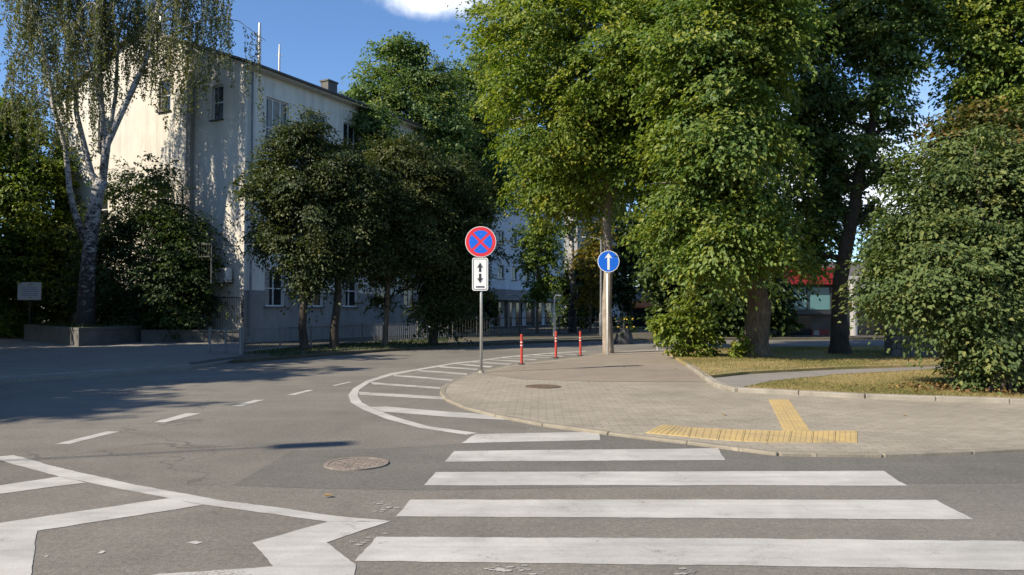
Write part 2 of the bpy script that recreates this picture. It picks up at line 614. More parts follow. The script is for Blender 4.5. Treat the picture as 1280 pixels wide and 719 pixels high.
# near corner: paved pavement
pav_edge = [(1700, 540), (1500, 549), (1280, 559), (1215, 562.5), (1167, 565.5), (1085, 567), (1020, 567), (971, 565), (922, 560), (870, 552.5), (820, 544.7), (745, 538.5), (691, 531), (651.5, 524), (616, 517), (583, 508), (564, 501), (555, 494), (552.5, 488), (556, 482), (567, 475.5), (583, 469), (599.6, 464.5), (633, 457.2), (670, 452.2), (712, 448), (758, 441), (800, 437.5), (850, 436), (950, 434), (1100, 432.5), (1300, 431.5), (1700, 431)]
pe = gp(pav_edge, ZP)
pavement = structure('pavement', MB().prism(pe, -0.03, ZP), M['pavers'])
# thin granite edge stones round the corner
edge_pts = [Vector((x, y, 0)) for x, y in gp([(1500, 549), (1280, 559), (1215, 562.5), (1167, 565.5), (1085, 567), (1020, 567), (971, 565), (922, 560), (870, 552.5), (820, 544.7), (745, 538.5), (691, 531), (651.5, 524), (616, 517), (583, 508), (564, 501), (555, 494), (552.5, 488), (556, 482), (567, 475.5), (583, 469), (599.6, 464.5), (633, 457.2), (670, 452.2), (712, 448), (758, 441)], ZP)]
kerb('edge_stones', edge_pts, 0.10, ZP + 0.004, M['edge'], seg=1.0, gap=0.002)

fpoly = gp([(604, 466.5), (653, 474), (760, 477), (884, 477), (880, 471), (857.5, 454.4), (838, 444), (822, 437.5), (800, 439), (760, 442.6), (714, 449.4), (672, 453.6), (636, 458.4)], ZP + 0.004)
structure('footpath', MB().sheet(fpoly, ZP + 0.004), M['footpath'])

lawn_back = [(857, 454.4), (882, 471), (886, 469.5), (934.7, 464.5), (1044, 459), (1178, 455), (1320, 451.5), (1700, 444), (1700, 431), (1300, 431.5), (1100, 432.5), (950, 434), (850, 436), (830, 438), (842, 445)]
lawn_front = [(929, 484.5), (963, 477), (1044, 468.6), (1186, 460.8), (1330, 455.5), (1700, 446), (1700, 512), (1500, 505), (1280, 497.5), (1187, 495.5), (1085, 492.5), (1004, 488.5), (945, 486)]
structure('lawn', MB().prism(gp(lawn_back, ZL), 0.0, ZL), M['lawn'])
structure('lawn', MB().prism(gp(lawn_front, ZL), 0.0, ZL), M['lawn'])
path_poly = [(884, 477), (880.5, 472.7), (886, 470), (934.7, 465), (1044, 459.5), (1178, 455.5), (1320, 452), (1700, 444.5), (1700, 445.7), (1330, 455.1), (1186, 460.4), (1044, 468.2), (963, 476.6), (929, 484), (945, 490), (912, 488.5), (898, 484)]
structure('path', MB().sheet(gp(path_poly, ZP + 0.006), ZP + 0.006), M['path'])
kerb('lawn_kerb', [G(x, y, ZP) for x, y in [(857, 455), (870, 464), (883, 473.5), (892, 480), (902, 486), (914, 489.5), (945, 491), (1004, 494), (1085, 498), (1187, 501.5), (1280, 504.5), (1500, 512)]], 0.15, ZP + 0.075, M['concrete'])
kerb('path_kerb', [G(x, y, ZP) for x, y in [(886, 470.5), (934.7, 465), (1044, 459.8), (1178, 455.6), (1320, 452)]], 0.06, ZP + 0.07, M['concrete_dark'])


# ------------------------------------------------------------------ painted markings (children of the road)
ZM = 0.003


MZ = [0]


def mark(name, pts, mat='paint'):
    MZ[0] += 1
    rg = random.Random(MZ[0])
    src = gp(pts)
    poly = []
    for (x0, y0), (x1, y1) in zip(src, src[1:] + src[:1]):
        L = math.hypot(x1 - x0, y1 - y0)
        n = max(1, int(L / 0.05)) if y0 < 16 and L < 30 else 1
        ph, w = 0.0, 0.0
        for i in range(n):
            t = i / n
            w = 0.75 * w + rg.gauss(0, 0.0028)
            k = w * min(1, 8 * t, 8 * (1 - t)) if n > 1 else 0
            poly.append((x0 + (x1 - x0) * t + (y1 - y0) / max(L, 1e-6) * k, y0 + (y1 - y0) * t - (x1 - x0) / max(L, 1e-6) * k))
    return MB().sheet(poly, ZM + 0.00002 * MZ[0]).build(name, M[mat], road)


for q in ([(576.7, 554.3), (750, 550.3), (748.4, 540), (594, 543)],
          [(556, 577.5), (906.5, 575.5), (898, 560.7), (568, 564.3)],
          [(530, 607), (1133.8, 607.5), (1104.5, 589), (544.7, 590.5)],
          [(494.4, 646), (1217, 650), (1170, 625.4), (513, 625)],
          [(443.7, 702), (900, 707), (1340, 713.5), (1278, 676.8), (900, 673.5), (470.7, 671.6)]):
    mark('crossing_stripe', q)
for q in ([(70, 555.3), (134, 539.5), (148.7, 539.9), (87, 555.3)],
          [(191, 528.2), (233, 516.8), (251.5, 517), (205.7, 528.5)],
          [(288, 508), (318.3, 500.2), (330.8, 500), (302.8, 508)],
          [(358, 494), (384.3, 487.8), (392, 487.8), (368.8, 494)],
          [(414.5, 482.3), (435.3, 477.6), (440.5, 477.6), (420.8, 482.3)]):
    mark('centre_dash', q)
outer = [(583, 543.9), (524.7, 535.2), (483, 524), (454, 512.3), (438.3, 503.2), (435.4, 494), (441.6, 485.7), (458, 476), (487, 467), (520.6, 461.6), (566.3, 454), (599.6, 450.4), (633, 445.8), (682.7, 441.6), (732, 438.8)]
inner = [(597, 541.5), (537, 533.5), (496, 522), (467, 511), (452, 503.2), (447, 495), (449, 487.4), (462.4, 478), (491.5, 468.8), (523, 463), (567, 455.3), (600, 451.6), (634, 446.8), (683, 442.5), (732, 439.6)]
mb = MB()
po, pi = gp(outer), gp(inner)
for i in range(len(po) - 1):
    mb.sheet([po[i], po[i + 1], pi[i + 1], pi[i]], ZM)
mb.build('border_line', M['paint'], road)
Zh = ZM
for q in ([(462, 509), (483, 508.5), (555, 514.5), (640, 520.6), (653, 523.6), (645, 526), (560, 521.5), (479, 515)],
          [(449, 490), (500, 493), (554.6, 496), (558, 499.8), (541, 499), (449, 493.7)],
          [(462.4, 477.8), (495.6, 480.3), (550.5, 484.4), (550.5, 486.5), (466, 480.7)],
          [(489.4, 468.2), (537, 472), (566.5, 474.6), (565, 476.6), (493.5, 470.7)],
          [(518.5, 462.2), (585, 467), (583, 469), (524.7, 464.5)],
          [(547.6, 457.8), (597, 461), (597, 463), (549.7, 459.5)],
          [(568.4, 454.5), (617, 458), (612, 459.8), (572, 456)],
          [(587, 452), (641, 454.8), (636, 456.4), (590, 453.3)],
          [(606, 449.1), (656, 451.5), (652, 452.8), (610, 450.2)],
          [(622, 447), (672, 449.3), (668, 450.4), (626, 448)],
          [(640, 445), (690, 447), (686, 448), (644, 446)],
          [(660, 443.4), (706, 445), (702, 445.9), (664, 444.3)],
          [(682, 441.8), (722, 443), (719, 443.8), (686, 442.6)]):
    mark('hatch_bar', q, 'paint_worn' if q[0][1] < 500 else 'paint')


def z2(pts):
    return [(x / 2.576, 440 + y / 2.576) for x, y in pts]


mark('zigzag_line', z2([(-120, 350), (0, 337), (45, 333), (160, 366), (270, 392), (440, 430), (640, 466), (720, 481), (840, 495), (1085, 530), (1257, 546), (1055, 548), (850, 520), (655, 493), (545, 472), (400, 446), (281, 421), (190, 402), (60, 367), (0, 350), (-120, 366)]))
mark('zigzag_line', z2([(190, 402.5), (281, 421.5), (120, 442), (0, 458), (-200, 484), (-200, 455), (0, 431)]))
mark('zigzag_line', z2([(543, 472.6), (654, 493.5), (400, 534), (120, 578), (108, 660), (100, 719), (90, 800), (-200, 800), (-200, 580), (0, 552)]))
mark('zigzag_line', z2([(1055, 548.6), (1257, 546.6), (1052, 615), (1145, 685), (1140, 730), (1120, 800), (100, 800), (510, 716.5), (880, 692), (812, 616)]))
for q in ([(233, 679), (243, 676.8), (254, 678.5), (245, 681)], [(122, 692), (128, 688.8), (132, 690), (127, 692.6)],
          [(55, 696), (59, 694.5), (61, 696), (57, 697)]):
    mark('paint_fleck', q)
# worn splashes of old paint beside the first stripe and in front of the camera
rng = random.Random(11)
mb = MB()
q = 0
for (cx, cy, n, sx, sy) in ((690, 532, 34, 28, 3.5), (640, 712, 26, 20, 2.5), (455, 672, 30, 14, 6), (480, 635, 26, 12, 6), (860, 715, 14, 9, 2), (665, 527, 20, 14, 3), (440, 655, 12, 10, 4)):
    for k in range(n):
        x, y = cx + rng.gauss(0, sx), cy + rng.gauss(0, sy)
        c = G(x, y)
        r = 0.003 + 0.013 * rng.random() ** 2
        m = 8
        q += 1
        mb.sheet([(c.x + r * rng.uniform(.5, 1.5) * 1.7 * math.cos(2 * math.pi * i / m), c.y + r * rng.uniform(.5, 1.3) * math.sin(2 * math.pi * i / m)) for i in range(m)], ZM + 0.0014 + 0.000005 * q)
w_ = mb.build('worn_paint', M['paint_worn'], road)
w_['kind'] = 'stuff'

# tactile paving: two rows of ribbed yellow tiles
mb = MB()


def tile_strip(A, B, C, D, n, ribs, along):
    """quad A-B (near), D-C (far); n tiles from left to right, each with ribs"""
    A, B, C, D = [Vector((p.x, p.y, 0)) for p in (A, B, C, D)]
    z = ZP + 0.006
    for i in range(n):
        e = 0.012
        a0, a1 = (i + e) / n, (i + 1 - e) / n
        q = [A.lerp(B, a0), A.lerp(B, a1), D.lerp(C, a1), D.lerp(C, a0)]
        mb.prism([(p.x, p.y) for p in q], ZP - 0.01, z)
        for k in range(ribs):
            s = (k + 0.5) / ribs
            w = 0.25 / ribs
            if along:
                r = [q[0].lerp(q[1], s - w), q[0].lerp(q[1], s + w), q[3].lerp(q[2], s + w), q[3].lerp(q[2], s - w)]
            else:
                r = [q[0].lerp(q[3], s - w), q[1].lerp(q[2], s - w), q[1].lerp(q[2], s + w), q[0].lerp(q[3], s + w)]
            c = sum(r, Vector()) / 4
            r = [c + (p - c) * 0.94 for p in r]
            mb.prism([(p.x, p.y) for p in r], z - 0.001, z + 0.003)


def z4(x, y):
    return G(760 + x / 2.4615, 430 + y / 2.4615, ZP)


tile_strip(z4(115, 274), z4(250, 287), z4(260, 258), z4(170, 249), 2, 4, True)
tile_strip(z4(250, 287), z4(340, 296), z4(350, 263), z4(260, 258), 1, 4, True)
tile_strip(z4(340, 296), z4(490, 304), z4(500, 268), z4(350, 263), 2, 4, True)
tile_strip(z4(490, 304), z4(768, 304), z4(768, 268), z4(500, 268), 4, 4, True)
tile_strip(z4(540, 267), z4(622, 267), z4(557, 172), z4(494, 172), 2, 3, True)
mb.build('tactile_strip', M['tactile'], pavement)


# ------------------------------------------------------------------ manholes
def manhole(px, py, r, z, label, mat):
    c = G(px, py, z)
    root = thing('manhole_cover', (c.x, c.y, z), label, 'manhole cover', None)
    mb = MB()
    n = 40
    ring = lambda rr, zz: [(c.x + rr * math.cos(2 * math.pi * i / n), c.y + rr * math.sin(2 * math.pi * i / n), zz) for i in range(n)]
    vs = ring(r, z + 0.002) + ring(r, z + 0.014) + ring(r * 0.86, z + 0.014) + ring(r * 0.86, z + 0.003)
    fs = []
    for k in range(3):
        fs += [(k * n + i, k * n + (i + 1) % n, (k + 1) * n + (i + 1) % n, (k + 1) * n + i) for i in range(n)]
    mb.add(vs, fs)
    mb.build('rim', mat, root)
    mb = MB()
    vs = ring(r * 0.84, z + 0.004) + ring(r * 0.84, z + 0.011)
    mb.add(vs, [(i, (i + 1) % n, n + (i + 1) % n, n + i) for i in range(n)] + [tuple(range(n, 2 * n))])
    s = r * 0.13
    for i in range(-6, 7):
        for j in range(-6, 7):
            x, y = i * s * 1.05, j * s * 1.05
            if (i + j) % 2 == 0 and x * x + y * y < (r * 0.76) ** 2:
                mb.box((c.x + x, c.y + y, z + 0.0125), (s * 1.1, s * 0.8, 0.008))
    mb.build('lid', mat, root)


M['iron'] = simple('cast_iron_dusty', (0.30, 0.25, 0.205), (0.15, 0.125, 0.105), 14, 0.75, 0.2, bump=0.3)
M['iron_brown'] = simple('cast_iron_rusty', (0.17, 0.12, 0.08), (0.10, 0.07, 0.05), 10, 0.8, 0.1, bump=0.3)
manhole(445.5, 580.5, 0.30, 0.0, 'round iron manhole cover in the asphalt left of the zebra crossing', M['iron'])
manhole(678.6, 483.6, 0.33, ZP, 'rusty brown manhole cover set in the paving blocks behind the crossing', M['iron_brown'])


# ------------------------------------------------------------------ foliage
def leaf_mesh(name, mat, parent, C, D, Nn, Ls, W, tint, fold=0.18):
    """C centres, D along, Nn normals (all Nx3), Ls lengths, W width ratio"""
    o0 = np.array(origin_of(parent)) if parent is not None else np.zeros(3)
    n = len(C)
    D = D / np.maximum(np.linalg.norm(D, axis=1, keepdims=True), 1e-9)
    Sd = np.cross(D, Nn)
    Sd /= np.maximum(np.linalg.norm(Sd, axis=1, keepdims=True), 1e-9)
    Nn = np.cross(Sd, D)
    L = Ls[:, None]
    V = np.empty((n, 4, 3), np.float32)
    V[:, 0] = C - D * L * 0.5
    V[:, 1] = C + Sd * L * W * 0.5 + Nn * L * fold - D * L * 0.04
    V[:, 2] = C + D * L * 0.5 - Nn * L * fold * 0.4
    V[:, 3] = C - Sd * L * W * 0.5 + Nn * L * fold - D * L * 0.04
    V -= o0
    me = bpy.data.meshes.new(name)
    me.vertices.add(n * 4)
    me.vertices.foreach_set('co', V.ravel())
    tri = np.arange(n)[:, None] * 4 + np.array([[0, 3, 2, 0, 2, 1]])
    me.loops.add(n * 6)
    me.loops.foreach_set('vertex_index', tri.ravel().astype(np.int32))
    me.polygons.add(n * 2)
    me.polygons.foreach_set('loop_start', np.arange(0, n * 6, 3, dtype=np.int32))
    at = me.attributes.new('tint', 'FLOAT', 'POINT')
    at.data.foreach_set('value', np.repeat(np.clip(tint, 0, 1), 4).astype(np.float32))
    me.materials.append(mat)
    me.update(calc_edges=True)
    o = bpy.data.objects.new(name, me)
    COL.objects.link(o)
    if parent is not None: o.parent = parent
    return o


def unit(a):
    return a / np.maximum(np.linalg.norm(a, axis=1, keepdims=True), 1e-9)


def crown_points(blobs, n_cl, per, rng, spray=0.5, shell=3.5, inner=0.25, lump=0.22, gap=0.35):
    B = np.array([[b[0].x, b[0].y, b[0].z, b[1], b[2], b[3]] for b in blobs])
    w = (B[:, 3] * B[:, 5]); w = w / w.sum()
    idx = rng.choice(len(B), n_cl, p=w)
    d = unit(rng.normal(size=(n_cl, 3)))
    u = rng.random(n_cl)
    inn_ = rng.random(n_cl) < inner
    rad = np.where(inn_, u ** 0.5 * 0.85, 0.66 + 0.42 * u ** (1 / shell))
    # lumpy surface: several random bumps per blob
    ph = rng.random((len(B), 3, 3)) * 6.28
    fr = rng.uniform(2.0, 4.5, (len(B), 3, 3))
    lm = np.zeros(n_cl)
    for k in range(3):
        lm += np.sin((d * fr[idx, k]).sum(1) * 1.6 + ph[idx, k, 0])
    rad = rad * (1 + lump * lm / 1.6)
    c = B[idx, :3] + d * rad[:, None] * B[idx, 3:6]
    # twigs gather into boughs with dark gaps between them
    wl = 2.4 * spray + 0.5
    g = np.zeros(n_cl)
    for k in range(6):
        fd = rng.normal(size=3); fd *= 6.283 / wl / np.linalg.norm(fd) * rng.uniform(0.7, 1.3)
        g += np.sin(c @ fd + rng.random() * 6.28)
    ok = g > np.quantile(g, gap)
    ok = ok | inn_
    c, d, idx = c[ok], d[ok], idx[ok]
    n_cl = len(c)
    # twig axis: outward, then drooping
    ax = unit(d * np.array([1, 1, 0.5]) + rng.normal(size=(n_cl, 3)) * 0.35 + np.array([0, 0, -0.15]))
    c2 = np.repeat(c, per, 0); a2 = np.repeat(ax, per, 0); d2 = np.repeat(d, per, 0)
    n = n_cl * per
    sp = np.repeat(spray * rng.uniform(0.6, 1.4, n_cl), per)
    t = rng.uniform(-0.8, 1.0, n)
    lat = unit(np.cross(a2, np.array([0, 0, 1.0]) + 1e-3))
    s = rng.normal(size=n) * 0.42
    pos = c2 + a2 * (t * sp)[:, None] + lat * (s * sp)[:, None]
    pos[:, 2] += rng.normal(size=n) * 0.11 * sp - 0.34 * sp * (t ** 2 + s ** 2)
    nrm = unit(np.array([0, 0, 0.70]) + d2 * 0.55 + np.repeat(rng.normal(size=(n_cl, 3)) * 0.25, per, 0) + rng.normal(size=(n, 3)) * 0.33)
    dr = unit(a2 * 0.7 + lat * (np.sign(s) * 0.7)[:, None] + np.array([0, 0, -0.45]) + rng.normal(size=(n, 3)) * 0.35)
    tint = np.repeat(rng.normal(0.5, 0.17, n_cl), per) + rng.normal(0, 0.13, n)
    return pos, dr, nrm, tint, c


def make_blobs(spec, Y):
    out = []
    for b in spec:
        px, py, r = b[:3]
        y = Y + (b[3] if len(b) > 3 else 0)
        c = P(px, py, y)
        rw = r / FPX * y
        rz = rw * (b[4] if len(b) > 4 else 1.0)
        out.append((c, rw, rw, rz))
    return out


def make_tree(name, base, spec, Y, mat_leaf, mat_bark, label, cat='tree', group=None, n_cl=1200, per=26, leaf=0.17, W=0.62,
              trunk_r=0.2, seed=1, top=None, path=None, spray=0.5, shell=3.5, inner=0.25, blobs=None, limbs=True, flare=1.5, tint_shift=0.0, stems=None, lump=0.22, gap=0.35):
    rng = np.random.default_rng(seed)
    rr = random.Random(seed)
    root = thing(name, base, label, cat, group)
    bl = blobs or make_blobs(spec, Y)
    mb = MB()
    zc = sum(b[0].z for b in bl) / len(bl)
    cen = sum((b[0] for b in bl), Vector()) / len(bl)
    ztop = max(b[0].z + b[3] * 0.5 for b in bl)
    if path is None:
        tp = top or Vector((cen.x * 0.5 + base[0] * 0.5, cen.y * 0.5 + base[1] * 0.5, ztop))
        b0 = Vector(base)
        path = []
        for i in range(11):
            t = i / 10
            p = b0.lerp(tp, t)
            if 0 < i: p += Vector((rr.uniform(-1, 1), rr.uniform(-1, 1), 0)) * trunk_r * 0.45
            path.append(p)
    H = path[-1].z - path[0].z
    rad = []
    for p in path:
        t = (p.z - path[0].z) / max(H, 0.1)
        r = trunk_r * (1 - 0.85 * t)
        rad.append(r)
    if flare > 1:
        p0, p1 = path[0], path[1]
        ins = [p0 - Vector((0, 0, 0.15)), p0 + (p1 - p0) * 0.08, p0 + (p1 - p0) * 0.3]
        path = ins + path[1:]
        rad = [trunk_r * flare, trunk_r * (1 + (flare - 1) * 0.5), trunk_r * 1.04] + rad[1:]
    mb.tube(path, rad, 12, wob=0.06, rng=rr)
    if stems:
        for st in stems:
            mb.tube(st[0], st[1], 8, wob=0.05, rng=rr)
    if limbs:
        for b in bl:
            c = b[0]
            # start point: on the trunk, lower than the blob
            zt = min(max(c.z - b[3] * 1.1, path[0].z + 0.25 * H), path[-1].z - 0.05 * H)
            for i in range(len(path) - 1):
                if path[i].z <= zt <= path[i + 1].z: break
            s = path[i].lerp(path[i + 1], max(0, min(1, (zt - path[i].z) / max(path[i + 1].z - path[i].z, 1e-3))))
            r0 = max(rad[i] * 0.5, 0.02)
            mid = s.lerp(c, 0.5) + Vector((rr.uniform(-.3, .3), rr.uniform(-.3, .3), 0.12 * (c - s).length))
            mb.tube([s, s.lerp(mid, .5) + Vector((0, 0, 0.02)), mid, mid.lerp(c, .6), c], [r0, r0 * .8, r0 * .62, r0 * .45, r0 * .3], 6)
            for k in range(6):
                d = Vector((rr.gauss(0, 1), rr.gauss(0, 1), rr.gauss(0.3, 0.8))).normalized()
                e = c + Vector((d.x * b[1], d.y * b[2], d.z * b[3])) * 0.9
                st = mid.lerp(c, rr.uniform(0.2, 1.0))
                m2 = st.lerp(e, 0.55) + Vector((0, 0, 0.08 * (e - st).length))
                mb.tube([st, m2, e], [r0 * .32, r0 * .2, 0.006], 4)
    mb.build('trunk', mat_bark, root, smooth=True)
    pos, dr, nrm, tint, cc = crown_points(bl, n_cl, per, rng, spray, shell, inner, lump, gap)
    keep = pos[:, 2] > 0.12
    pos, dr, nrm, tint = pos[keep], dr[keep], nrm[keep], tint[keep]
    ls = leaf * rng.uniform(0.6, 1.25, len(pos))
    leaf_mesh('crown', mat_leaf, root, pos, dr, nrm, ls, W, tint + tint_shift)
    return root


LM = {
    'lime': leafmat('leaf_yellow_green', [(0.045, 0.085, 0.014), (0.105, 0.165, 0.024), (0.19, 0.24, 0.034), (0.34, 0.32, 0.045)], 0.42),
    'maple': leafmat('leaf_mid_green', [(0.036, 0.076, 0.018), (0.080, 0.142, 0.030), (0.145, 0.205, 0.042), (0.25, 0.27, 0.05)], 0.40),
    'dark': leafmat('leaf_dark_green', [(0.016, 0.034, 0.010), (0.034, 0.062, 0.015), (0.055, 0.085, 0.02), (0.085, 0.11, 0.025)], 0.35),
    'chestnut': leafmat('leaf_brown_green', [(0.025, 0.041, 0.014), (0.048, 0.069, 0.022), (0.078, 0.096, 0.030), (0.125, 0.12, 0.036)], 0.32),
    'poplar': leafmat('leaf_poplar', [(0.045, 0.092, 0.034), (0.092, 0.155, 0.05), (0.15, 0.21, 0.06), (0.22, 0.25, 0.065)], 0.4),
    'lilac': leafmat('leaf_grey_green', [(0.038, 0.064, 0.024), (0.078, 0.116, 0.040), (0.125, 0.165, 0.056), (0.20, 0.205, 0.065)], 0.30, 0.6, 0.2),
    'bush': leafmat('leaf_fresh_green', [(0.06, 0.10, 0.018), (0.12, 0.175, 0.026), (0.20, 0.25, 0.036), (0.28, 0.28, 0.05)], 0.45),
    'rust': leafmat('leaf_rusty_green', [(0.045, 0.065, 0.018), (0.075, 0.10, 0.024), (0.12, 0.11, 0.03), (0.22, 0.12, 0.035)], 0.40),
    'birch': leafmat('leaf_birch', [(0.05, 0.068, 0.026), (0.09, 0.11, 0.042), (0.14, 0.15, 0.055), (0.23, 0.20, 0.055)], 0.38),
    'yellow': leafmat('leaf_yellowing', [(0.06, 0.075, 0.016), (0.13, 0.12, 0.02), (0.22, 0.17, 0.025), (0.28, 0.19, 0.03)], 0.45),
}

# ------------------------------------------------------------------ the cream building on the left
UF = Vector((0.47, 0.8827, 0)).normalized()
UG = Vector((-UF.y, UF.x, 0))
NF = Vector((UF.y, -UF.x, 0))          # facade outward normal
NG = -UF                                # gable outward normal
C0 = Vector((-11.87, 33.6, 0))
LF, LG, EAVE, RIDGE = 14.4, 14.1, 12.5, 15.2


def wall_panel(mb, O, u, n, L, z0, z1, openings, depth=0.16):
    """wall with real openings: (t0, t1, za, zb)"""
    ts = sorted({0, L} | {o[0] for o in openings} | {o[1] for o in openings})
    zs = sorted({z0, z1} | {o[2] for o in openings} | {o[3] for o in openings})
    pt = lambda t, z, d=0: O + u * t + Vector((0, 0, z)) - n * d
    flip = u.cross(Vector((0, 0, 1))).dot(n) < 0
    def q(a, b, c, d):
        mb.add([a, b, c, d] if not flip else [d, c, b, a], [(0, 1, 2, 3)])
    for i in range(len(ts) - 1):
        for j in range(len(zs) - 1):
            tm, zm = (ts[i] + ts[i + 1]) / 2, (zs[j] + zs[j + 1]) / 2
            if any(o[0] < tm < o[1] and o[2] < zm < o[3] for o in openings): continue
            q(pt(ts[i], zs[j]), pt(ts[i + 1], zs[j]), pt(ts[i + 1], zs[j + 1]), pt(ts[i], zs[j + 1]))
    for (a, b, c, d) in openings:
        q(pt(a, c), pt(b, c), pt(b, c, depth), pt(a, c, depth))
        q(pt(b, d), pt(a, d), pt(a, d, depth), pt(b, d, depth))
        q(pt(a, d), pt(a, c), pt(a, c, depth), pt(a, d, depth))
        q(pt(b, c), pt(b, d), pt(b, d, depth), pt(b, c, depth))


def window(root, O, u, n, o, mull=2, transom=0.68, depth=0.12, curtain=None, sill=True, fm='frame_white', w=0.07):
    a, b, c, d = o
    up = Vector((0, 0, 1))
    mb = MB()
    base = O - n * depth
    def bar(t, z, sx, sz, off=0):
        mb.box(base + u * t + up * z + n * off, (sx, 0.05, sz), ax=u, ay=n, az=up)
    bar((a + b) / 2, c + w / 2, b - a, w); bar((a + b) / 2, d - w / 2, b - a, w)
    bar(a + w / 2, (c + d) / 2, w, d - c - 2 * w); bar(b - w / 2, (c + d) / 2, w, d - c - 2 * w)
    for k in range(1, mull):
        bar(a + (b - a) * k / mull, (c + d) / 2, w * 0.9, d - c - 2 * w, 0.002)
    if transom:
        bar((a + b) / 2, c + (d - c) * transom, b - a - 2 * w, w * 0.7, 0.004)
    f = mb.build('window', M[fm], root)
    g = MB().box(base - n * 0.012 + u * ((a + b) / 2) + up * ((c + d) / 2), (b - a, 0.01, d - c), ax=u, ay=n, az=up)
    g.build('pane', M['glass'], f)
    if curtain:
        k = MB()
        t0, t1 = curtain
        ww = (b - a - 2 * w)
        m = 10
        vs, fs = [], []
        for i in range(m + 1):
            t = a + w + ww * (t0 + (t1 - t0) * i / m)
            off = 0.012 * (i % 2)
            vs += [base + u * t + up * (c + w) - n * (-0.002 - off * 0.2), base + u * t + up * (d - w) - n * (-0.002 - off * 0.2)]
        fs = [(2 * i, 2 * i + 2, 2 * i + 3, 2 * i + 1) for i in range(m)]
        k.add(vs, fs)
        k.build('blind', M['curtain'], f)
    if sill:
        s = MB().box(O + n * 0.04 + u * ((a + b) / 2) + up * (c - 0.03), (b - a + 0.12, 0.16, 0.05), ax=u, ay=n, az=up)
        s.build('sill', M['concrete_dark'], f)
    return f


bld = thing('apartment_building', C0, 'cream plastered three storey building with pitched dark roof at the left', 'building')
cols = [1.23 + 2.66 * i for i in range(5)]
f_op = []
for i, t in enumerate(cols):
    for (za, zb) in ((9.45, 11.3), (5.45, 7.2), (1.63, 3.3)):
        f_op.append((t, t + (1.41 if za > 2 else 1.2), za, zb))
g_op = [(1.42, 2.16, 10.15, 11.75), (5.0, 5.85, 11.0, 12.5), (5.0, 5.85, 6.1, 7.5), (9.6, 10.5, 9.6, 11.2), (9.6, 10.5, 5.8, 7.3)]
PL = 2.35
mb = MB(); wall_panel(mb, C0, UF, NF, LF, PL, EAVE, [o for o in f_op if o[2] > PL])
# ground floor windows cut through the plinth line: handle them with one lower band
low = [o for o in f_op if o[2] < PL]
mb = MB()
wall_panel(mb, C0, UF, NF, LF, 0, EAVE, f_op)
mb.build('facade_wall', M['stucco_side'], bld)
mb = MB()
ts = [0] + [x for o in low for x in (o[0] - 0.001, o[1] + 0.001)] + [LF]
for i in range(0, len(ts), 2):
    mb.box(C0 + UF * ((ts[i] + ts[i + 1]) / 2) + NF * 0.012 + Vector((0, 0, PL / 2)), (ts[i + 1] - ts[i], 0.03, PL), ax=UF, ay=NF, az=Vector((0, 0, 1)))
for o in low:
    mb.box(C0 + UF * ((o[0] + o[1]) / 2) + NF * 0.012 + Vector((0, 0, (o[2] - 0.06) / 2)), (o[1] - o[0], 0.03, o[2] - 0.06), ax=UF, ay=NF, az=Vector((0, 0, 1)))
mb.build('plinth', M['plinth'], bld)
mb = MB(); wall_panel(mb, C0, UG, NG, LG, 0, EAVE, g_op)
mb.add([C0 + Vector((0, 0, EAVE)), C0 + UG * LG + Vector((0, 0, EAVE)), C0 + UG * LG / 2 + Vector((0, 0, RIDGE))], [(2, 1, 0)])
mb.build('gable_wall', M['stucco'], bld)
mb = MB()
far = C0 + UF * LF
wall_panel(mb, far, UG, UF, LG, 0, EAVE, [])
mb.add([far + Vector((0, 0, EAVE)), far + UG * LG + Vector((0, 0, EAVE)), far + UG * LG / 2 + Vector((0, 0, RIDGE))], [(0, 1, 2)])
wall_panel(mb, C0 + UG * LG, UF, -NF, LF, 0, EAVE, [])
mb.build('back_wall', M['stucco_side'], bld)
# windows: opaque panes whose dark colour stands for unlit rooms
rr = random.Random(5)
for o in f_op:
    wide = o[2] > 2
    window(bld, C0, UF, NF, o, mull=3 if wide else 2, transom=0.25 if wide else 0.5, curtain=rr.choice([None, (0.34, 0.64), (0.0, 0.3), None, (0.1, 0.9)]) if wide else rr.choice([None, None, (0, .3)]))
for i, o in enumerate(g_op):
    window(bld, C0, UG, NG, o, mull=1, transom=0.5, fm='frame_white')
# roof: two slopes with overhang
OH = 0.45
sl = (RIDGE - EAVE) / (LG / 2)
mb = MB()
for side in (0, 1):
    e0 = C0 + UG * (-OH if side == 0 else LG + OH) - UF * 0.25 + Vector((0, 0, EAVE - OH * sl + 0.05))
    e1 = e0 + UF * (LF + 0.5)
    r0 = C0 + UG * LG / 2 - UF * 0.25 + Vector((0, 0, RIDGE + 0.05)); r1 = r0 + UF * (LF + 0.5)
    th = Vector((0, 0, 0.10))
    mb.add([e0, e1, r1, r0, e0 + th, e1 + th, r1 + th, r0 + th], [(0, 1, 2, 3), (7, 6, 5, 4), (0, 4, 5, 1), (0, 3, 7, 4), (1, 5, 6, 2)])
roof = mb.build('roof', M['roof'], bld)
mb = MB()
mb.box(C0 - UG * 0.22 + UF * LF / 2 + Vector((0, 0, EAVE - 0.17)), (LF + 0.3, 0.42, 0.10), ax=UF, ay=UG, az=Vector((0, 0, 1)))
mb.build('cornice', M['stucco_side'], bld)
mb = MB()
gy = C0 - UG * (OH + 0.06) + Vector((0, 0, EAVE - OH * sl + 0.06))
mb.tube([gy - UF * 0.2, gy + UF * (LF + 0.2)], 0.07, 8)
mb.build('gutter', M['roof'], bld)
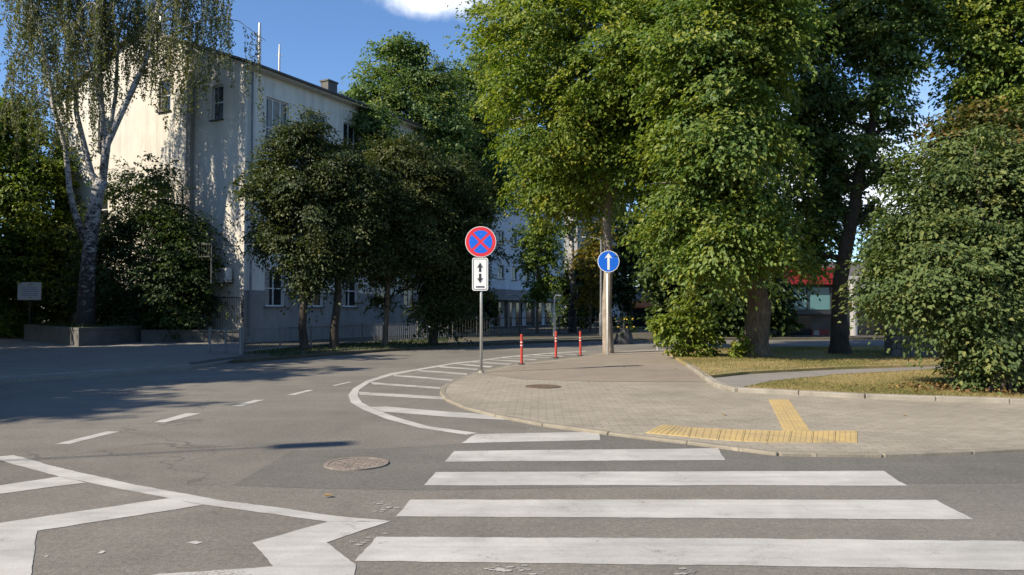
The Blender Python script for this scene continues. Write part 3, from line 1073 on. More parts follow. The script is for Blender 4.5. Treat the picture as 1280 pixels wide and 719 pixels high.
# corner downpipe and gable downpipe
mb = MB()
p = C0 - UG * 0.12 + UF * 0.28
mb.tube([p + Vector((0, 0, z)) for z in (0.3, 4, 8, EAVE - 0.35)], 0.055, 8)
mb.build('downpipe', M['metal_mid'], bld)
mb = MB()
p = C0 + UG * 3.45 + NG * 0.12
mb.box(p + Vector((0, 0, 6.4)), (0.30, 0.22, 12.2), ax=UG, ay=NG, az=Vector((0, 0, 1)))
mb.build('vent_duct', M['concrete'], bld)
# chimneys and masts on the roof
def on_roof(tf, tg):
    return C0 + UF * tf + UG * tg + Vector((0, 0, EAVE + min(tg, LG - tg) * sl + 0.12))
c = on_roof(6.1, 0.6)
mb = MB(); mb.box(c + Vector((0, 0, 0.1)), (0.7, 0.5, 0.7), ax=UF, ay=UG, az=Vector((0, 0, 1)))
mb.box(c + Vector((0, 0, 0.48)), (0.8, 0.6, 0.08), ax=UF, ay=UG, az=Vector((0, 0, 1)))
mb.build('chimney', M['concrete_dark'], roof)
for (tf, tg, h, r) in ((2.2, 1.5, 2.1, 0.085), (2.8, 0.8, 1.4, 0.05), (1.0, 7.0, 1.0, 0.2)):
    c = on_roof(tf, tg)
    mb = MB(); mb.tube([c - Vector((0, 0, 0.3)), c + Vector((0, 0, h * .55)), c + Vector((0, 0, h))], [r, r, r * 0.75], 8)
    mb.box(c + Vector((0, 0, h * 0.6)), (0.3, 0.03, 0.03)); mb.box(c + Vector((0, 0, h * 0.85)), (0.06, 0.06, 0.4))
    mb.build('roof_mast' if r < .1 else 'vent_pipe', M['metal_grey'], roof)

# wall mounted air conditioner in its bracket cage on the gable
ca = C0 + UG * 0.95 + NG * 0.32 + Vector((0, 0, 3.0))
ac = thing('air_conditioner', ca, 'pale air conditioner box hung on the gable wall by the corner', 'air conditioner')
Z = Vector((0, 0, 1))
MB().box(ca, (0.8, 0.34, 0.62), ax=UG, ay=NG, az=Z).build('case', M['frame_white'], ac, bevel=0.02)
mb = MB()
for k in range(9):
    mb.box(ca + NG * 0.178 + Z * (-0.22 + k * 0.055) - UG * 0.1, (0.46, 0.012, 0.02), ax=UG, ay=NG, az=Z)
mb.build('grille', M['metal_dark'], ac)
mb = MB()
for s in (-0.3, 0.3):
    mb.box(ca + UG * s - Z * 0.335, (0.05, 0.6, 0.05), ax=UG, ay=NG, az=Z)
mb.build('bracket', M['metal_dark'], ac)
cc = C0 + UG * 0.35 + NG * 0.02
cage = thing('metal_canopy_frame', cc + Z * 2.6, 'dark metal frame sticking out from the gable wall above the gate', 'canopy frame')
mb = MB()
for t in (0.35, 1.9):
    mb.box(C0 + UG * t + NG * 0.75 + Z * 4.3, (0.05, 1.5, 0.05), ax=UG, ay=NG, az=Z)
    mb.box(C0 + UG * t + NG * 1.45 + Z * 3.45, (0.05, 0.05, 1.7), ax=UG, ay=NG, az=Z)
for k in range(11):
    mb.box(C0 + UG * (0.35 + 0.155 * k) + NG * 1.45 + Z * 4.02, (0.02, 0.02, 0.5), ax=UG, ay=NG, az=Z)
for z in (4.3, 3.76):
    mb.box(C0 + UG * 1.125 + NG * 1.45 + Z * z, (1.6, 0.045, 0.045), ax=UG, ay=NG, az=Z)
mb.build('frame', M['metal_dark'], cage)


# ------------------------------------------------------------------ other buildings
def block(name, O, u, L, H, depth, rows, cols_, wallm, label, win=(1.3, 1.5), ground=3.2, roofh=0.5, skip_ground=True, sill=True):
    u = Vector(u).normalized()
    n = Vector((u.y, -u.x, 0))
    root = thing(name, O, label, 'building')
    ops = []
    sh = (H - ground) / rows
    for r in range(rows):
        for k in range(cols_):
            t = L * (k + 0.5) / cols_ - win[0] / 2
            z = ground + sh * r + sh * 0.28
            ops.append((t, t + win[0], z, z + win[1]))
    O = Vector(O)
    mb = MB()
    wall_panel(mb, O, u, n, L, 0, H, ops)
    mb.build('front_wall', M[wallm], root)
    mb = MB()
    b = -n * depth
    wall_panel(mb, O + u * L, b.normalized(), u, depth, 0, H, [])
    wall_panel(mb, O + b, -b.normalized(), -u, depth, 0, H, [])
    wall_panel(mb, O + b, u, -n, L, 0, H, [])
    mb.build('side_wall', M[wallm], root)
    mb = MB(); mb.box(O + u * L / 2 + b / 2 + Z * (H + roofh / 2 + 0.003), (L + 0.6, depth + 0.6, roofh), ax=u, ay=n, az=Z)
    mb.build('roof', M['roof'], root)
    for o in ops:
        window(root, O, u, n, o, mull=2, transom=0, sill=sill)
    return root, u, n


B2o = Vector((-5.05, 60.0, 0))
b2, u2, n2 = block('office_building', B2o, (0.47, 0.883, 0), 22.4, 15.6, 10, 4, 9, 'far_wall', 'pale grey block with small windows at the end of the street', win=(1.1, 1.25), ground=3.4)
mb = MB(); mb.box(B2o + u2 * 11.2 + n2 * 1.2 + Z * 2.75, (22.6, 2.4, 0.9), ax=u2, ay=n2, az=Z)
mb.build('entrance_canopy', M['plinth'], b2)
for k in range(5):
    MB().box(B2o + u2 * (1.0 + 5.1 * k) + n2 * 2.0 + Z * 1.15, (0.35, 0.35, 2.3), ax=u2, ay=n2, az=Z).build('column', M['concrete'], b2)
mb = MB()
for k in range(10):
    mb.box(B2o + u2 * (1.6 + 2.1 * k) + n2 * 0.02 + Z * 1.1, (1.2, 0.05, 2.1), ax=u2, ay=n2, az=Z)
mb.build('shop_window', M['glass'], b2)
B3o = P(722, 405, 105); B3o.z = 0
block('apartment_block', B3o, (0.47, 0.883, 0), 20, 21, 10, 6, 7, 'plinth', 'far pale block showing between the trunks behind the yellowing tree', win=(1.3, 1.5), ground=3.2)

# shop across the back road
M['shop_red'] = simple('shop_red', (0.26, 0.014, 0.016), (0.20, 0.011, 0.013), 3, 0.5)
M['cyan_glass'] = simple('cyan_glass', (0.11, 0.23, 0.245), (0.08, 0.18, 0.2), 1.5, 0.12)
M['shop_dark'] = simple('shop_dark', (0.035, 0.035, 0.038), (0.02, 0.02, 0.022), 3, 0.4)
M['shop_brick'] = simple('shop_panel', (0.15, 0.14, 0.135), (0.10, 0.095, 0.09), 2, 0.7)
M['shop_white'] = simple('shop_white', (0.36, 0.355, 0.35), (0.28, 0.275, 0.27), 3, 0.6)
YS = 41.0
so = G(930, 423.5, 0.09); so = Vector((so.x, YS, 0.09))
sxl = P(905, 400, YS).x; sx0 = P(988, 400, YS).x; sx1 = P(1050, 400, YS).x; sx2 = P(1215, 400, YS).x
zt = lambda y: P(1000, y, YS).z
shop = thing('shop', so, 'low shop with a red fascia and blue green glazing behind the trees', 'shop')
mb = MB(); mb.box(((sxl + sx2) / 2, YS + 5, (zt(326) + 0.09) / 2), (sx2 - sxl, 8, zt(326) - 0.09)); mb.build('wall', M['shop_brick'], shop)
mb = MB(); mb.box(((sxl + sx1) / 2, YS + 0.7, (zt(338) + zt(357)) / 2 + 0.12), (sx1 - sxl, 0.7, zt(336) - zt(357))); mb.build('fascia', M['shop_red'], shop)
gl = MB(); gl.box(((sxl + sx1) / 2, YS + 0.85, (zt(359) + zt(387)) / 2), (sx1 - sxl, 0.2, zt(359) - zt(387))); gl = gl.build('glazing', M['cyan_glass'], shop)
for px in (935, 960, 985, 1016, 1046):
    MB().box((P(px, 400, YS).x, YS + 0.72, (zt(359) + zt(387)) / 2), (0.08, 0.08, zt(359) - zt(387))).build('mullion', M['shop_dark'], gl)
mb = MB(); mb.box(((sxl + sx1) / 2, YS + 0.55, (zt(387.5) + zt(393)) / 2), (sx1 - sxl + 0.1, 0.9, zt(387.5) - zt(393))); mb.build('band', M['shop_dark'], shop)
mb = MB(); mb.box((P(1003, 400, YS).x, YS + 0.93, (zt(395) + zt(424)) / 2), (P(1022, 400, YS).x - P(985, 400, YS).x, 0.1, zt(395) - zt(424))); mb.build('shop_window', M['glass'], shop)
pst = MB(); pst.box((P(1033, 400, YS).x, YS + 0.9, (zt(412.5) + zt(427)) / 2), (P(1044, 400, YS).x - P(1022, 400, YS).x, 0.12, zt(412.5) - zt(427))); pst = pst.build('poster_panel', M['shop_red'], shop)
mb = MB(); mb.box((P(1028, 400, YS).x, YS + 0.825, (zt(413.5) + zt(423)) / 2), (0.30, 0.02, zt(413.5) - zt(423))); mb.build('poster_picture', M['shop_white'], pst)
mb = MB(); mb.tube([(P(1064, 400, YS).x, YS - 0.3, 0.05), (P(1064, 400, YS).x, YS - 0.3, zt(352))], 0.19, 12); mb.build('column', M['shop_white'], shop)
mb = MB(); mb.box(((P(1052, 400, YS).x + sx2) / 2, YS + 0.4, (zt(345) + zt(362)) / 2), (sx2 - P(1052, 400, YS).x, 0.9, zt(345) - zt(362))); mb.build('entrance_fascia', M['shop_white'], shop)
mb = MB(); mb.box(((P(1052, 400, YS).x + sx2) / 2, YS + 0.93, (zt(366) + zt(424)) / 2), (sx2 - P(1052, 400, YS).x, 0.1, zt(366) - zt(424))); mb.build('entrance_glass', M['glass'], shop)

# far kiosk with an orange awning
YK = 62
ko = P(803, 400, YK); ko.z = 0
kiosk = thing('kiosk', ko, 'small pale pavilion with an orange awning far down the road', 'kiosk')
MB().box((ko.x + 0.3, YK + 1.5, 1.7), (3.4, 3, 3.4)).build('wall', M['shop_white'], kiosk)
M['orange'] = simple('orange_awning', (0.62, 0.19, 0.05), (0.5, 0.15, 0.04), 4, 0.7)
mb = MB(); a0 = Vector((ko.x - 1.2, YK - 0.9, 1.75)); 
mb.add([a0, a0 + Vector((2.6, 0, 0)), a0 + Vector((2.6, 0.9, 0.45)), a0 + Vector((0, 0.9, 0.45)), a0 - Z * 0.12, a0 + Vector((2.6, 0, -0.12))], [(0, 1, 2, 3), (4, 5, 1, 0)])
mb.build('awning', M['orange'], kiosk)
MB().box((ko.x, YK - 0.03, 0.9), (2.2, 0.05, 1.5)).build('shop_window', M['glass'], kiosk)


# ------------------------------------------------------------------ planter, low wall, board at the left
pc = G(98, 433, 0.07)
pl_poly = [G(98, 433, .07), G(177, 427.5, .07), G(120, 420, .07), G(30, 424.5, .07)]
poly = [(p.x, p.y) for p in pl_poly]
planter = thing('planter_box', pc, 'low dark concrete planter round the foot of the birch', 'planter')
HP = 0.78
mb = MB()
cx = sum(p[0] for p in poly) / 4; cy = sum(p[1] for p in poly) / 4
inn = [(x + (cx - x) * 0.06, y + (cy - y) * 0.06) for x, y in poly]
out_ = [(x - (cx - x) * 0.012, y - (cy - y) * 0.012) for x, y in poly]
for i in range(4):
    j = (i + 1) % 4
    mb.add([(*poly[i], 0), (*poly[j], 0), (*poly[j], HP - .1), (*poly[i], HP - .1)], [(0, 1, 2, 3)])
    mb.add([(*out_[i], HP - .1), (*out_[j], HP - .1), (*out_[j], HP), (*out_[i], HP)], [(0, 1, 2, 3)])
    mb.add([(*poly[i], HP - .1), (*poly[j], HP - .1), (*out_[j], HP - .1), (*out_[i], HP - .1)], [(0, 1, 2, 3)])
    mb.add([(*out_[i], HP), (*out_[j], HP), (*inn[j], HP), (*inn[i], HP)], [(0, 1, 2, 3)])
    mb.add([(*inn[i], HP), (*inn[j], HP), (*inn[j], HP - .2), (*inn[i], HP - .2)], [(0, 1, 2, 3)])
mb.build('box', M['concrete_dark'], planter)
MB().sheet(inn, HP - 0.05).build('soil', M['dirt'], planter)
a, b = G(178, 428, .07), G(302, 427.5, .07)
mb = MB(); ax = (b - a).normalized()
mb.box((a + b) / 2 + Z * 0.22, ((b - a).length, 0.3, 0.5), ax=ax)
mb.box((a + b) / 2 + Z * 0.50, ((b - a).length, 0.38, 0.07), ax=ax)
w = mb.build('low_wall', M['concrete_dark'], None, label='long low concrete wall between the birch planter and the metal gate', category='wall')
rebase(w, (a + b) / 2)

bp = G(37, 424, .07)
board = thing('notice_board', bp, 'small white notice board with faint lines of text on a post left of the birch', 'notice board')
YB = bp.y
MB().tube([bp, P(37, 354, YB + 0.03)], 0.03, 8).build('post', M['metal_dark'], board)
p0, p1 = P(22.5, 375, YB), P(52, 353, YB)
pn = MB(); pn.box(((p0.x + p1.x) / 2, YB - 0.03, (p0.z + p1.z) / 2), (p1.x - p0.x, 0.03, p1.z - p0.z)); pn = pn.build('panel', M['sign_white'], board)
rr = random.Random(2)
for mat, rows_ in (('text_red', ((0.10, 0.16), (0.86, 0.10), (0.2, .22))), ('text_blue', ((0.32, 0.7), (0.42, 0.62), (0.52, 0.74), (0.64, 0.66), (0.74, 0.72)))):
    for (fy, fw) in rows_:
        mb = MB()
        x = p0.x + (p1.x - p0.x) * (0.5 - fw / 2); xe = p0.x + (p1.x - p0.x) * (0.5 + fw / 2)
        while x < xe:
            l = rr.uniform(0.04, 0.12)
            mb.box((x + l / 2, YB - 0.048, p1.z + (p0.z - p1.z) * fy), (l * 0.85, 0.004, 0.022))
            x += l
        mb.build('lettering', M[mat], pn)


# ------------------------------------------------------------------ railings and gates
def railing(name, pts, h, label, mat, step=0.12, post_every=2.0, z=0.07, low=0.12):
    pts = [Vector((p.x, p.y, z)) for p in pts]
    root = thing(name, pts[0], label, 'railing')
    bars, rails = MB(), (MB(), MB())
    for a, b in zip(pts, pts[1:]):
        L = (b - a).length; ax = (b - a) / L
        for zz, rl in zip((low, h - 0.03), rails):
            rl.box((a + b) / 2 + Z * zz, (L, 0.035, 0.04), ax=ax)
        n = max(1, int(L / step))
        for k in range(n):
            p = a + ax * (L * (k + 0.5) / n)
            bars.box(p + Z * ((low + h) / 2), (0.014, 0.014, h - low), ax=ax)
        m = max(1, round(L / post_every))
        for k in range(m + 1):
            p = a + ax * (L * k / m)
            MB().box(p + Z * (h / 2 + 0.03), (0.055, 0.055, h + 0.06), ax=ax).build('post', M[mat], root)
    for rl in rails:
        rl.build('rail', M[mat], root)
    bars.build('bar_infill', M[mat], root)
    return root


railing('street_railing', [G(x, y, .07) for x, y in ((302, 443.5), (350, 439), (480, 428.5), (560, 424.5))], 0.80, 'long grey street railing along the verge under the dark trees', 'metal_mid')
railing('street_railing', [G(x, y, .07) for x, y in ((566, 424), (650, 420.3), (745, 418.5))], 1.0, 'dark street railing across the road behind the red bollards', 'metal_dark', step=0.2)
e0 = G(302, 443.2, .07)
ep = MB().tube([e0, e0 + Z * 0.86], 0.06, 10).build('railing_post', M['metal_grey'], None, label='thick light grey post at the near end of the street railing', category='post')
rebase(ep, e0)
railing('entry_railing', [G(262, 441.5, .07), G(282, 442.3, .07), G(300, 443.2, .07)], 0.78, 'short open railing left of the thick grey post', 'metal_mid', step=9)
railing('garden_fence', [P(182, 420, 35.2), P(262, 420, 34.2), P(303, 420, 33.4)], 2.0, 'tall dark barred fence and gate between the bushes and the building corner', 'metal_dark', step=0.13, z=0.05)


# ------------------------------------------------------------------ signs
def disc_pts(c, r, n=48):
    return [(c[0] + r * math.cos(2 * math.pi * i / n), c[1] + r * math.sin(2 * math.pi * i / n)) for i in range(n)]


def plate(poly, y0, y1, mb=None):
    """vertical plate in XZ, facing -y: front at y0, back at y1"""
    mb = mb or MB()
    n = len(poly)
    a = sum(poly[i][0] * poly[(i + 1) % n][1] - poly[(i + 1) % n][0] * poly[i][1] for i in range(n))
    if a < 0: poly = list(reversed(poly))
    vs = [(x, y0, z) for x, z in poly] + [(x, y1, z) for x, z in poly]
    fs = [tuple(range(n)), tuple(reversed(range(n, 2 * n)))] + [(i, n + i, n + (i + 1) % n, (i + 1) % n) for i in range(n)]
    return mb.add(vs, fs)


def rrect(x0, z0, x1, z1, r, n=6):
    pts = []
    for (cx, cz, a0) in ((x1 - r, z1 - r, 0), (x0 + r, z1 - r, 90), (x0 + r, z0 + r, 180), (x1 - r, z0 + r, 270)):
        for i in range(n + 1):
            a = R(a0 + 90 * i / n)
            pts.append((cx + r * math.cos(a), cz + r * math.sin(a)))
    return pts


sp = G(601.5, 466, ZP)
ns = thing('road_sign', sp, 'round no stopping sign over a white arrow plate on a thin grey pole', 'road sign')
YS1 = sp.y
topz = P(601, 286, YS1).z
mb = MB(); mb.tube([sp - Z * 0.1, (sp.x, YS1, topz)], 0.033, 14)
pole1 = mb.build('pole', M['metal_grey'], ns, smooth=True)
MB().tube([sp, sp + Z * 0.05], [0.07, 0.05], 12).build('pole_collar', M['concrete'], pole1)
dc = P(601, 302.6, YS1); R1 = 19.3 / FPX * YS1
yf = YS1 - 0.055
disc = plate(disc_pts((dc.x, dc.z), R1), yf, yf + 0.02).build('sign_disc', M['sign_white'], ns)
red = plate(disc_pts((dc.x, dc.z), R1 * 0.965), yf - 0.002, yf - 0.0005).build('red_field', M['sign_red'], disc)
mb = MB()
ri = R1 * 0.745
w = R1 * 0.085
for k in range(4):
    a0 = 45 + 90 * k
    off = math.asin(w / ri)
    pts = []
    mid = R(a0 + 45)
    pts.append((dc.x + math.cos(mid) * w * math.sqrt(2), dc.z + math.sin(mid) * w * math.sqrt(2)))
    for i in range(17):
        a = R(a0) + off + (R(90) - 2 * off) * i / 16
        pts.append((dc.x + ri * math.cos(a), dc.z + ri * math.sin(a)))
    plate(pts, yf - 0.004, yf - 0.0025, mb)
mb.build('blue_field', M['sign_blue'], disc)
px0, px1 = 590.3, 610.2
q0, q1 = P(px0, 363.5, YS1), P(px1, 322.5, YS1)
pl = plate(rrect(q0.x, q0.z, q1.x, q1.z, 0.05), yf, yf + 0.02).build('arrow_plate', M['sign_white'], ns)
mb = MB()
o_ = rrect(q0.x + .022, q0.z + .022, q1.x - .022, q1.z - .022, 0.035); i_ = rrect(q0.x + .034, q0.z + .034, q1.x - .034, q1.z - .034, 0.028)
n = len(o_)
for i in range(n):
    j = (i + 1) % n
    mb.add([(o_[i][0], yf - .002, o_[i][1]), (o_[j][0], yf - .002, o_[j][1]), (i_[j][0], yf - .002, i_[j][1]), (i_[i][0], yf - .002, i_[i][1])], [(3, 2, 1, 0)])
mb.build('border', M['sign_black'], pl)
cxp = (q0.x + q1.x) / 2
mb = MB()
hz = q1.z - q0.z


def arrow(tip, tail, cx, hw, sw, hl, y, mb, notch=0.0):
    s = 1 if tip > tail else -1
    plate([(cx, tip), (cx - hw, tip - s * hl), (cx - sw, tip - s * (hl - notch)), (cx - sw, tail), (cx + sw, tail), (cx + sw, tip - s * (hl - notch)), (cx + hw, tip - s * hl)], y, y + 0.0015, mb)


arrow(q0.z + hz * 0.855, q0.z + hz * 0.565, cxp, 0.072, 0.027, 0.125, yf - 0.003, mb, 0.02)
arrow(q0.z + hz * 0.225, q0.z + hz * 0.515, cxp, 0.072, 0.027, 0.125, yf - 0.003, mb, 0.02)
mb.build('arrow', M['sign_black'], pl)
for (bz, w_) in ((dc.z + R1 * 0.5, 0.15), (dc.z - R1 * 0.5, 0.15), (q0.z + hz * 0.75, 0.12), (q0.z + hz * 0.3, 0.12)):
    MB().box((sp.x, yf + 0.028, bz), (w_, 0.014, 0.035)).build('clamp', M['metal_grey'], ns)
    MB().tube([(sp.x, yf - 0.004 - .006, bz), (sp.x, yf + 0.02, bz)], 0.009, 8).build('bolt', M['metal_grey'], ns)
# tiny unreadable maker's line on the plate's foot
mb = MB(); x = cxp - 0.095; rr = random.Random(8)
while x < cxp + 0.095:
    l = rr.uniform(0.012, 0.022)
    hgt = rr.choice([0.03, 0.036, 0.04])
    mb.box((x + l / 2, yf - 0.002, q0.z + hz * 0.115), (l * 0.82, 0.003, hgt)); x += l + 0.003
mb.build('lettering', M['sign_black'], pl)

sb = G(759.6, 444.2, ZP)
bs = thing('road_sign', sb, 'round blue sign with a white upward arrow in front of a tree trunk', 'road sign')
YS2 = sb.y
mb = MB(); mb.tube([sb - Z * 0.1, (sb.x, YS2, P(760, 316, YS2).z)], 0.03, 12); mb.build('pole', M['sign_white'], bs, smooth=True)
dc = P(760.3, 327, YS2); R2 = 13.6 / FPX * YS2; yf = YS2 - 0.06
disc = plate(disc_pts((dc.x, dc.z), R2), yf, yf + 0.02).build('sign_disc', M['sign_white'], bs)
plate(disc_pts((dc.x, dc.z), R2 * 0.945), yf - 0.002, yf - 0.0005).build('blue_field', M['sign_blue'], disc)
mb = MB(); arrow(dc.z + R2 * 0.78, dc.z - R2 * 0.78, dc.x, R2 * 0.36, R2 * 0.105, R2 * 0.52, yf - 0.004, mb, R2 * 0.12)
mb.build('arrow', M['sign_white'], disc)

# bollards
def bollard(px, py, h, label, lean):
    b = G(px, py, 0.03); b.z = ZP
    root = thing('bollard', b, label, 'bollard', 'red bollards along the hatched road edge')
    t = Vector((lean, 0, 1))
    mb = MB(); mb.tube([b, b + t * 0.02, b + t * h * 0.98, b + t * h], [0.040, 0.036, 0.034, 0.024], 12)
    body = mb.build('body', M['bollard_red'], root, smooth=False)
    for (s, e) in ((0.725, 0.75), (0.62, 0.645)):
        MB().tube([b + t * h * s, b + t * h * e], 0.0365, 12).build('reflective_band', M['sign_white'], root)
    MB().tube([b, b + Z * 0.03], [0.10, 0.07], 12).build('base', M['sign_black'], root)


bollard(652, 456, 0.79, 'red plastic bollard nearest the no stopping sign', 0.0)
bollard(694.8, 448, 0.80, 'middle red bollard with a thin far post rising behind it', 0.01)
bollard(725.7, 445.5, 0.77, 'rightmost red bollard, left of the trunk with the blue sign', -0.01)
wp = G(822.3, 438, ZP)
o = MB().tube([wp, wp + Z * 0.36], 0.05, 10).build('short_post', M['metal_grey'], None, label='stubby light grey post standing just left of the small bush', category='post')
o2 = o; rebase(o2, wp)


# thin far lamp posts
def lamp_post(px, pyb, pyt, Y, label, r=0.06, mat='metal_mid', arm=1.0):
    b = P(px, pyb, Y); b.z = 0.05
    t = P(px, pyt, Y)
    root = thing('street_lamp', b, label, 'street lamp', None)
    MB().tube([b, b + Z * 1.2, b + Z * 1.25, t], [r * 1.5, r * 1.5, r, r * 0.7], 8).build('pole', M[mat], root)
    MB().tube([t, t + Vector((arm * 0.5, 0, 0.12)), t + Vector((arm, 0, 0.16))], r * 0.5, 6).build('arm', M[mat], root)
    MB().box(t + Vector((arm + (0.1 if arm > 0 else -0.1), 0, 0.14)), (0.3, 0.14, 0.09)).build('lamp_head', M['metal_grey'], root, bevel=0.03)


lamp_post(650, 418, 372, 46, 'thin grey lamp post before the pale block behind the first bollard', 0.05, arm=-0.5)
lamp_post(693, 423, 373, 40, 'thin pale lamp post rising behind the middle bollard', 0.05, 'metal_grey', arm=0.1)
lamp_post(751.5, 422, 300, 41, 'slim dark lamp post just left of the trunk with the blue sign', 0.07, arm=-0.8)
# the street lamp on the near left whose shadow reaches the road
lt = Vector((-2.44, 8.15, 0)); k = 8.0 / math.tan(R(SUN_EL))
hd = lt + Vector((-to_sun.x, -to_sun.y, 0)).normalized() * (-k) + Z * 8.0
pb = hd + Vector((-2.75, -0.76, -0.35))
lamp = thing('street_lamp', (pb.x, pb.y, 0), 'tall curved street lamp at the near left kerb', 'street lamp')
MB().tube([(pb.x, pb.y, 0), (pb.x, pb.y, 1.4), (pb.x, pb.y, 1.45), (pb.x, pb.y, pb.z - 0.4), pb + Vector((0.25, 0.07, 0)), hd], [0.1, 0.1, 0.075, 0.04, 0.02, 0.018], 10).build('pole', M['metal_mid'], lamp)
ax = Vector((0.964, 0.266, 0))
MB().box(hd + ax * 0.3, (0.75, 0.3, 0.13), ax=ax).build('lamp_head', M['metal_grey'], lamp, bevel=0.04)

# two tier flower stand on the far road edge
fb = G(780, 430, 0.0)
fs = thing('flower_stand', fb, 'dark tiered flower stand with yellow blooms beyond the trunk with the blue sign', 'flower stand')
MB().tube([fb, fb + Z * 0.1, fb + Z * 0.6, fb + Z * 0.7], [0.42, 0.42, 0.3, 0.12], 14).build('pot', M['metal_dark'], fs)
MB().tube([fb + Z * 0.6, fb + Z * 1.05], 0.05, 8).build('stem', M['metal_dark'], fs)
rngn = np.random.default_rng(4)
pos, dr, nrm, tint, _ = crown_points([(fb + Z * 0.62, 0.5, 0.5, 0.18), (fb + Z * 0.95, 0.42, 0.42, 0.16)], 70, 18, rngn, 0.12)
leaf_mesh('foliage', LM['dark'], fs, pos, dr, nrm, np.full(len(pos), 0.09), 0.7, tint)
M['bloom'] = simple('yellow_bloom', (0.75, 0.50, 0.05), (0.65, 0.42, 0.03), 8, 0.8)
mb = MB()
for k in range(16):
    a = rngn.random() * 6.28; zz, r0 = ((0.72, 0.45), (1.06, 0.38))[k % 2]
    mb.box(fb + Vector((math.cos(a) * r0, math.sin(a) * r0, zz + rngn.random() * .05)), (0.05, 0.05, 0.04))
mb.build('blooms', M['bloom'], fs)

# low stone wall behind the big shrub
a, b = P(1110, 440, 22.5), P(1178, 438, 22.5)
mb = MB()
for r_ in range(4):
    n = 6
    for k in range(n + 1):
        t0 = max(0, (k - 0.5 * (r_ % 2)) / n); t1 = min(1, (k + 1 - 0.5 * (r_ % 2)) / n)
        if t1 <= t0: continue
        x0, x1 = a.x + (b.x - a.x) * t0, a.x + (b.x - a.x) * t1
        mb.box(((x0 + x1) / 2, 22.5, 0.22 + r_ * 0.2), (x1 - x0 - 0.015, 0.5, 0.185))
mb.box(((a.x + b.x) / 2, 22.5, 0.08), (b.x - a.x + 0.1, 0.62, 0.14))
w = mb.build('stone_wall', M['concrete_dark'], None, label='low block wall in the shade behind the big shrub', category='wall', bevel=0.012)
rebase(w, (a.x, 22.5, 0))

# ------------------------------------------------------------------ trees
TG = 'trees along the street'
# the straight trunk with the blue sign in front of it
b = G(760.5, 441.5, ZP)
make_tree('lime_tree', b, [(700, 40, 86, -1), (645, 105, 36, 0), (690, 145, 62, -2.2), (775, 85, 88, -2.6), (775, 170, 62, -1.5), (722, 215, 46, 1.2), (682, 222, 34, 1.5), (638, 30, 34, 1), (800, -50, 100, 0), (690, -70, 90, 0), (835, 130, 56, 0), (662, 165, 28, 1), (733, 252, 22, 2), (655, 195, 24, 1.5), (615, 60, 14, .5), (700, 255, 16, 2), (738, 212, 36, -0.3), (700, 232, 28, 0.2), (748, 165, 40, -2), (815, 215, 34, 0), (818, 60, 50, -2.6), (828, 165, 34, -2), (815, 120, 40, -2.6), (652, 235, 20, 1.2)], b.y + 0.3, LM['lime'], M['bark_lime'],
          'tall yellow green tree on a straight pale trunk behind the blue arrow sign', n_cl=2800, per=92, leaf=0.138, trunk_r=0.17, seed=21, top=Vector((b.x, b.y, 15)), flare=1.25, spray=0.72, inner=0.25, lump=0.28, gap=0.45)
b = G(943, 446, ZL)
make_tree('maple_tree', b, [(905, 50, 80, -2), (940, 88, 44, 0), (900, 155, 76, -2.5), (868, 235, 60, -1.5), (922, 235, 52, -1), (848, 302, 32, 0), (914, 303, 46, -2.2), (952, 290, 30, -1), (832, 285, 17, 1.0), (930, -45, 76, 0), (880, -70, 90, 0), (950, 185, 24, 0), (960, 250, 22, 0), (950, 140, 22, .5), (890, 322, 26, -1.6), (950, 330, 20, -2), (990, 318, 16, -1)], b.y, LM['maple'], M['bark'],
          'broad green tree with a thick flared trunk at the edge of the lawn', n_cl=2700, per=92, leaf=0.138, trunk_r=0.36, seed=22, tint_shift=0.10, top=Vector((b.x - 0.3, b.y, 15)), flare=1.75, spray=0.75, inner=0.25, lump=0.28, gap=0.45)
b = G(1050, 442, ZL)
Y3 = b.y
pth = [b] + [P(x, y, Y3) for x, y in ((1049, 400), (1050, 350), (1058, 310), (1068, 260), (1076, 210), (1088, 165), (1100, 120), (1106, 70), (1112, 20), (1116, -40))]
make_tree('dark_tree', b, [(1000, 150, 26, 2), (1005, 210, 26, 2), (995, 60, 30, 2), (1045, 35, 48, 1), (1105, 50, 44, 0), (1020, 110, 38, 1), (1035, 205, 40, 1.5), (1020, 165, 26, 1), (1124, 92, 18, 0), (1108, 215, 24, 0), (1085, -30, 70, 0), (1025, 285, 30, 1.5), (1012, 320, 16, 1.5), (1143, 12, 24, 0), (1120, 150, 22, 0), (1030, 250, 34, 1), (1090, 265, 20, 1), (1065, 130, 22, 1.5), (1010, 40, 34, 2), (1095, 115, 26, -0.8), (1080, 175, 18, -0.8)], Y3, LM['poplar'], M['bark_dark'],
          'sparse dark tree with a leaning forked trunk and sky showing through its crown', n_cl=1900, per=48, leaf=0.15, trunk_r=0.27, seed=23, path=pth, spray=0.55, inner=0.35, lump=0.35)
b = P(1245, 440, 24); b.z = ZL
make_tree('maple_tree', b, [(1245, 45, 55, 0), (1216, 52, 26, 0), (1275, 105, 62, 0), (1232, 130, 40, 0), (1195, 15, 28, 0), (1290, 20, 80, 0), (1225, -20, 50, 0), (1260, 190, 55, 1), (1300, 230, 70, 1)], 24, LM['maple'], M['bark'],
          'bright green tree rising behind the big shrub at the right edge', n_cl=1500, per=58, leaf=0.155, trunk_r=0.2, seed=24, spray=0.65, tint_shift=0.12)
b = P(1200, 440, 20.5); b.z = ZL
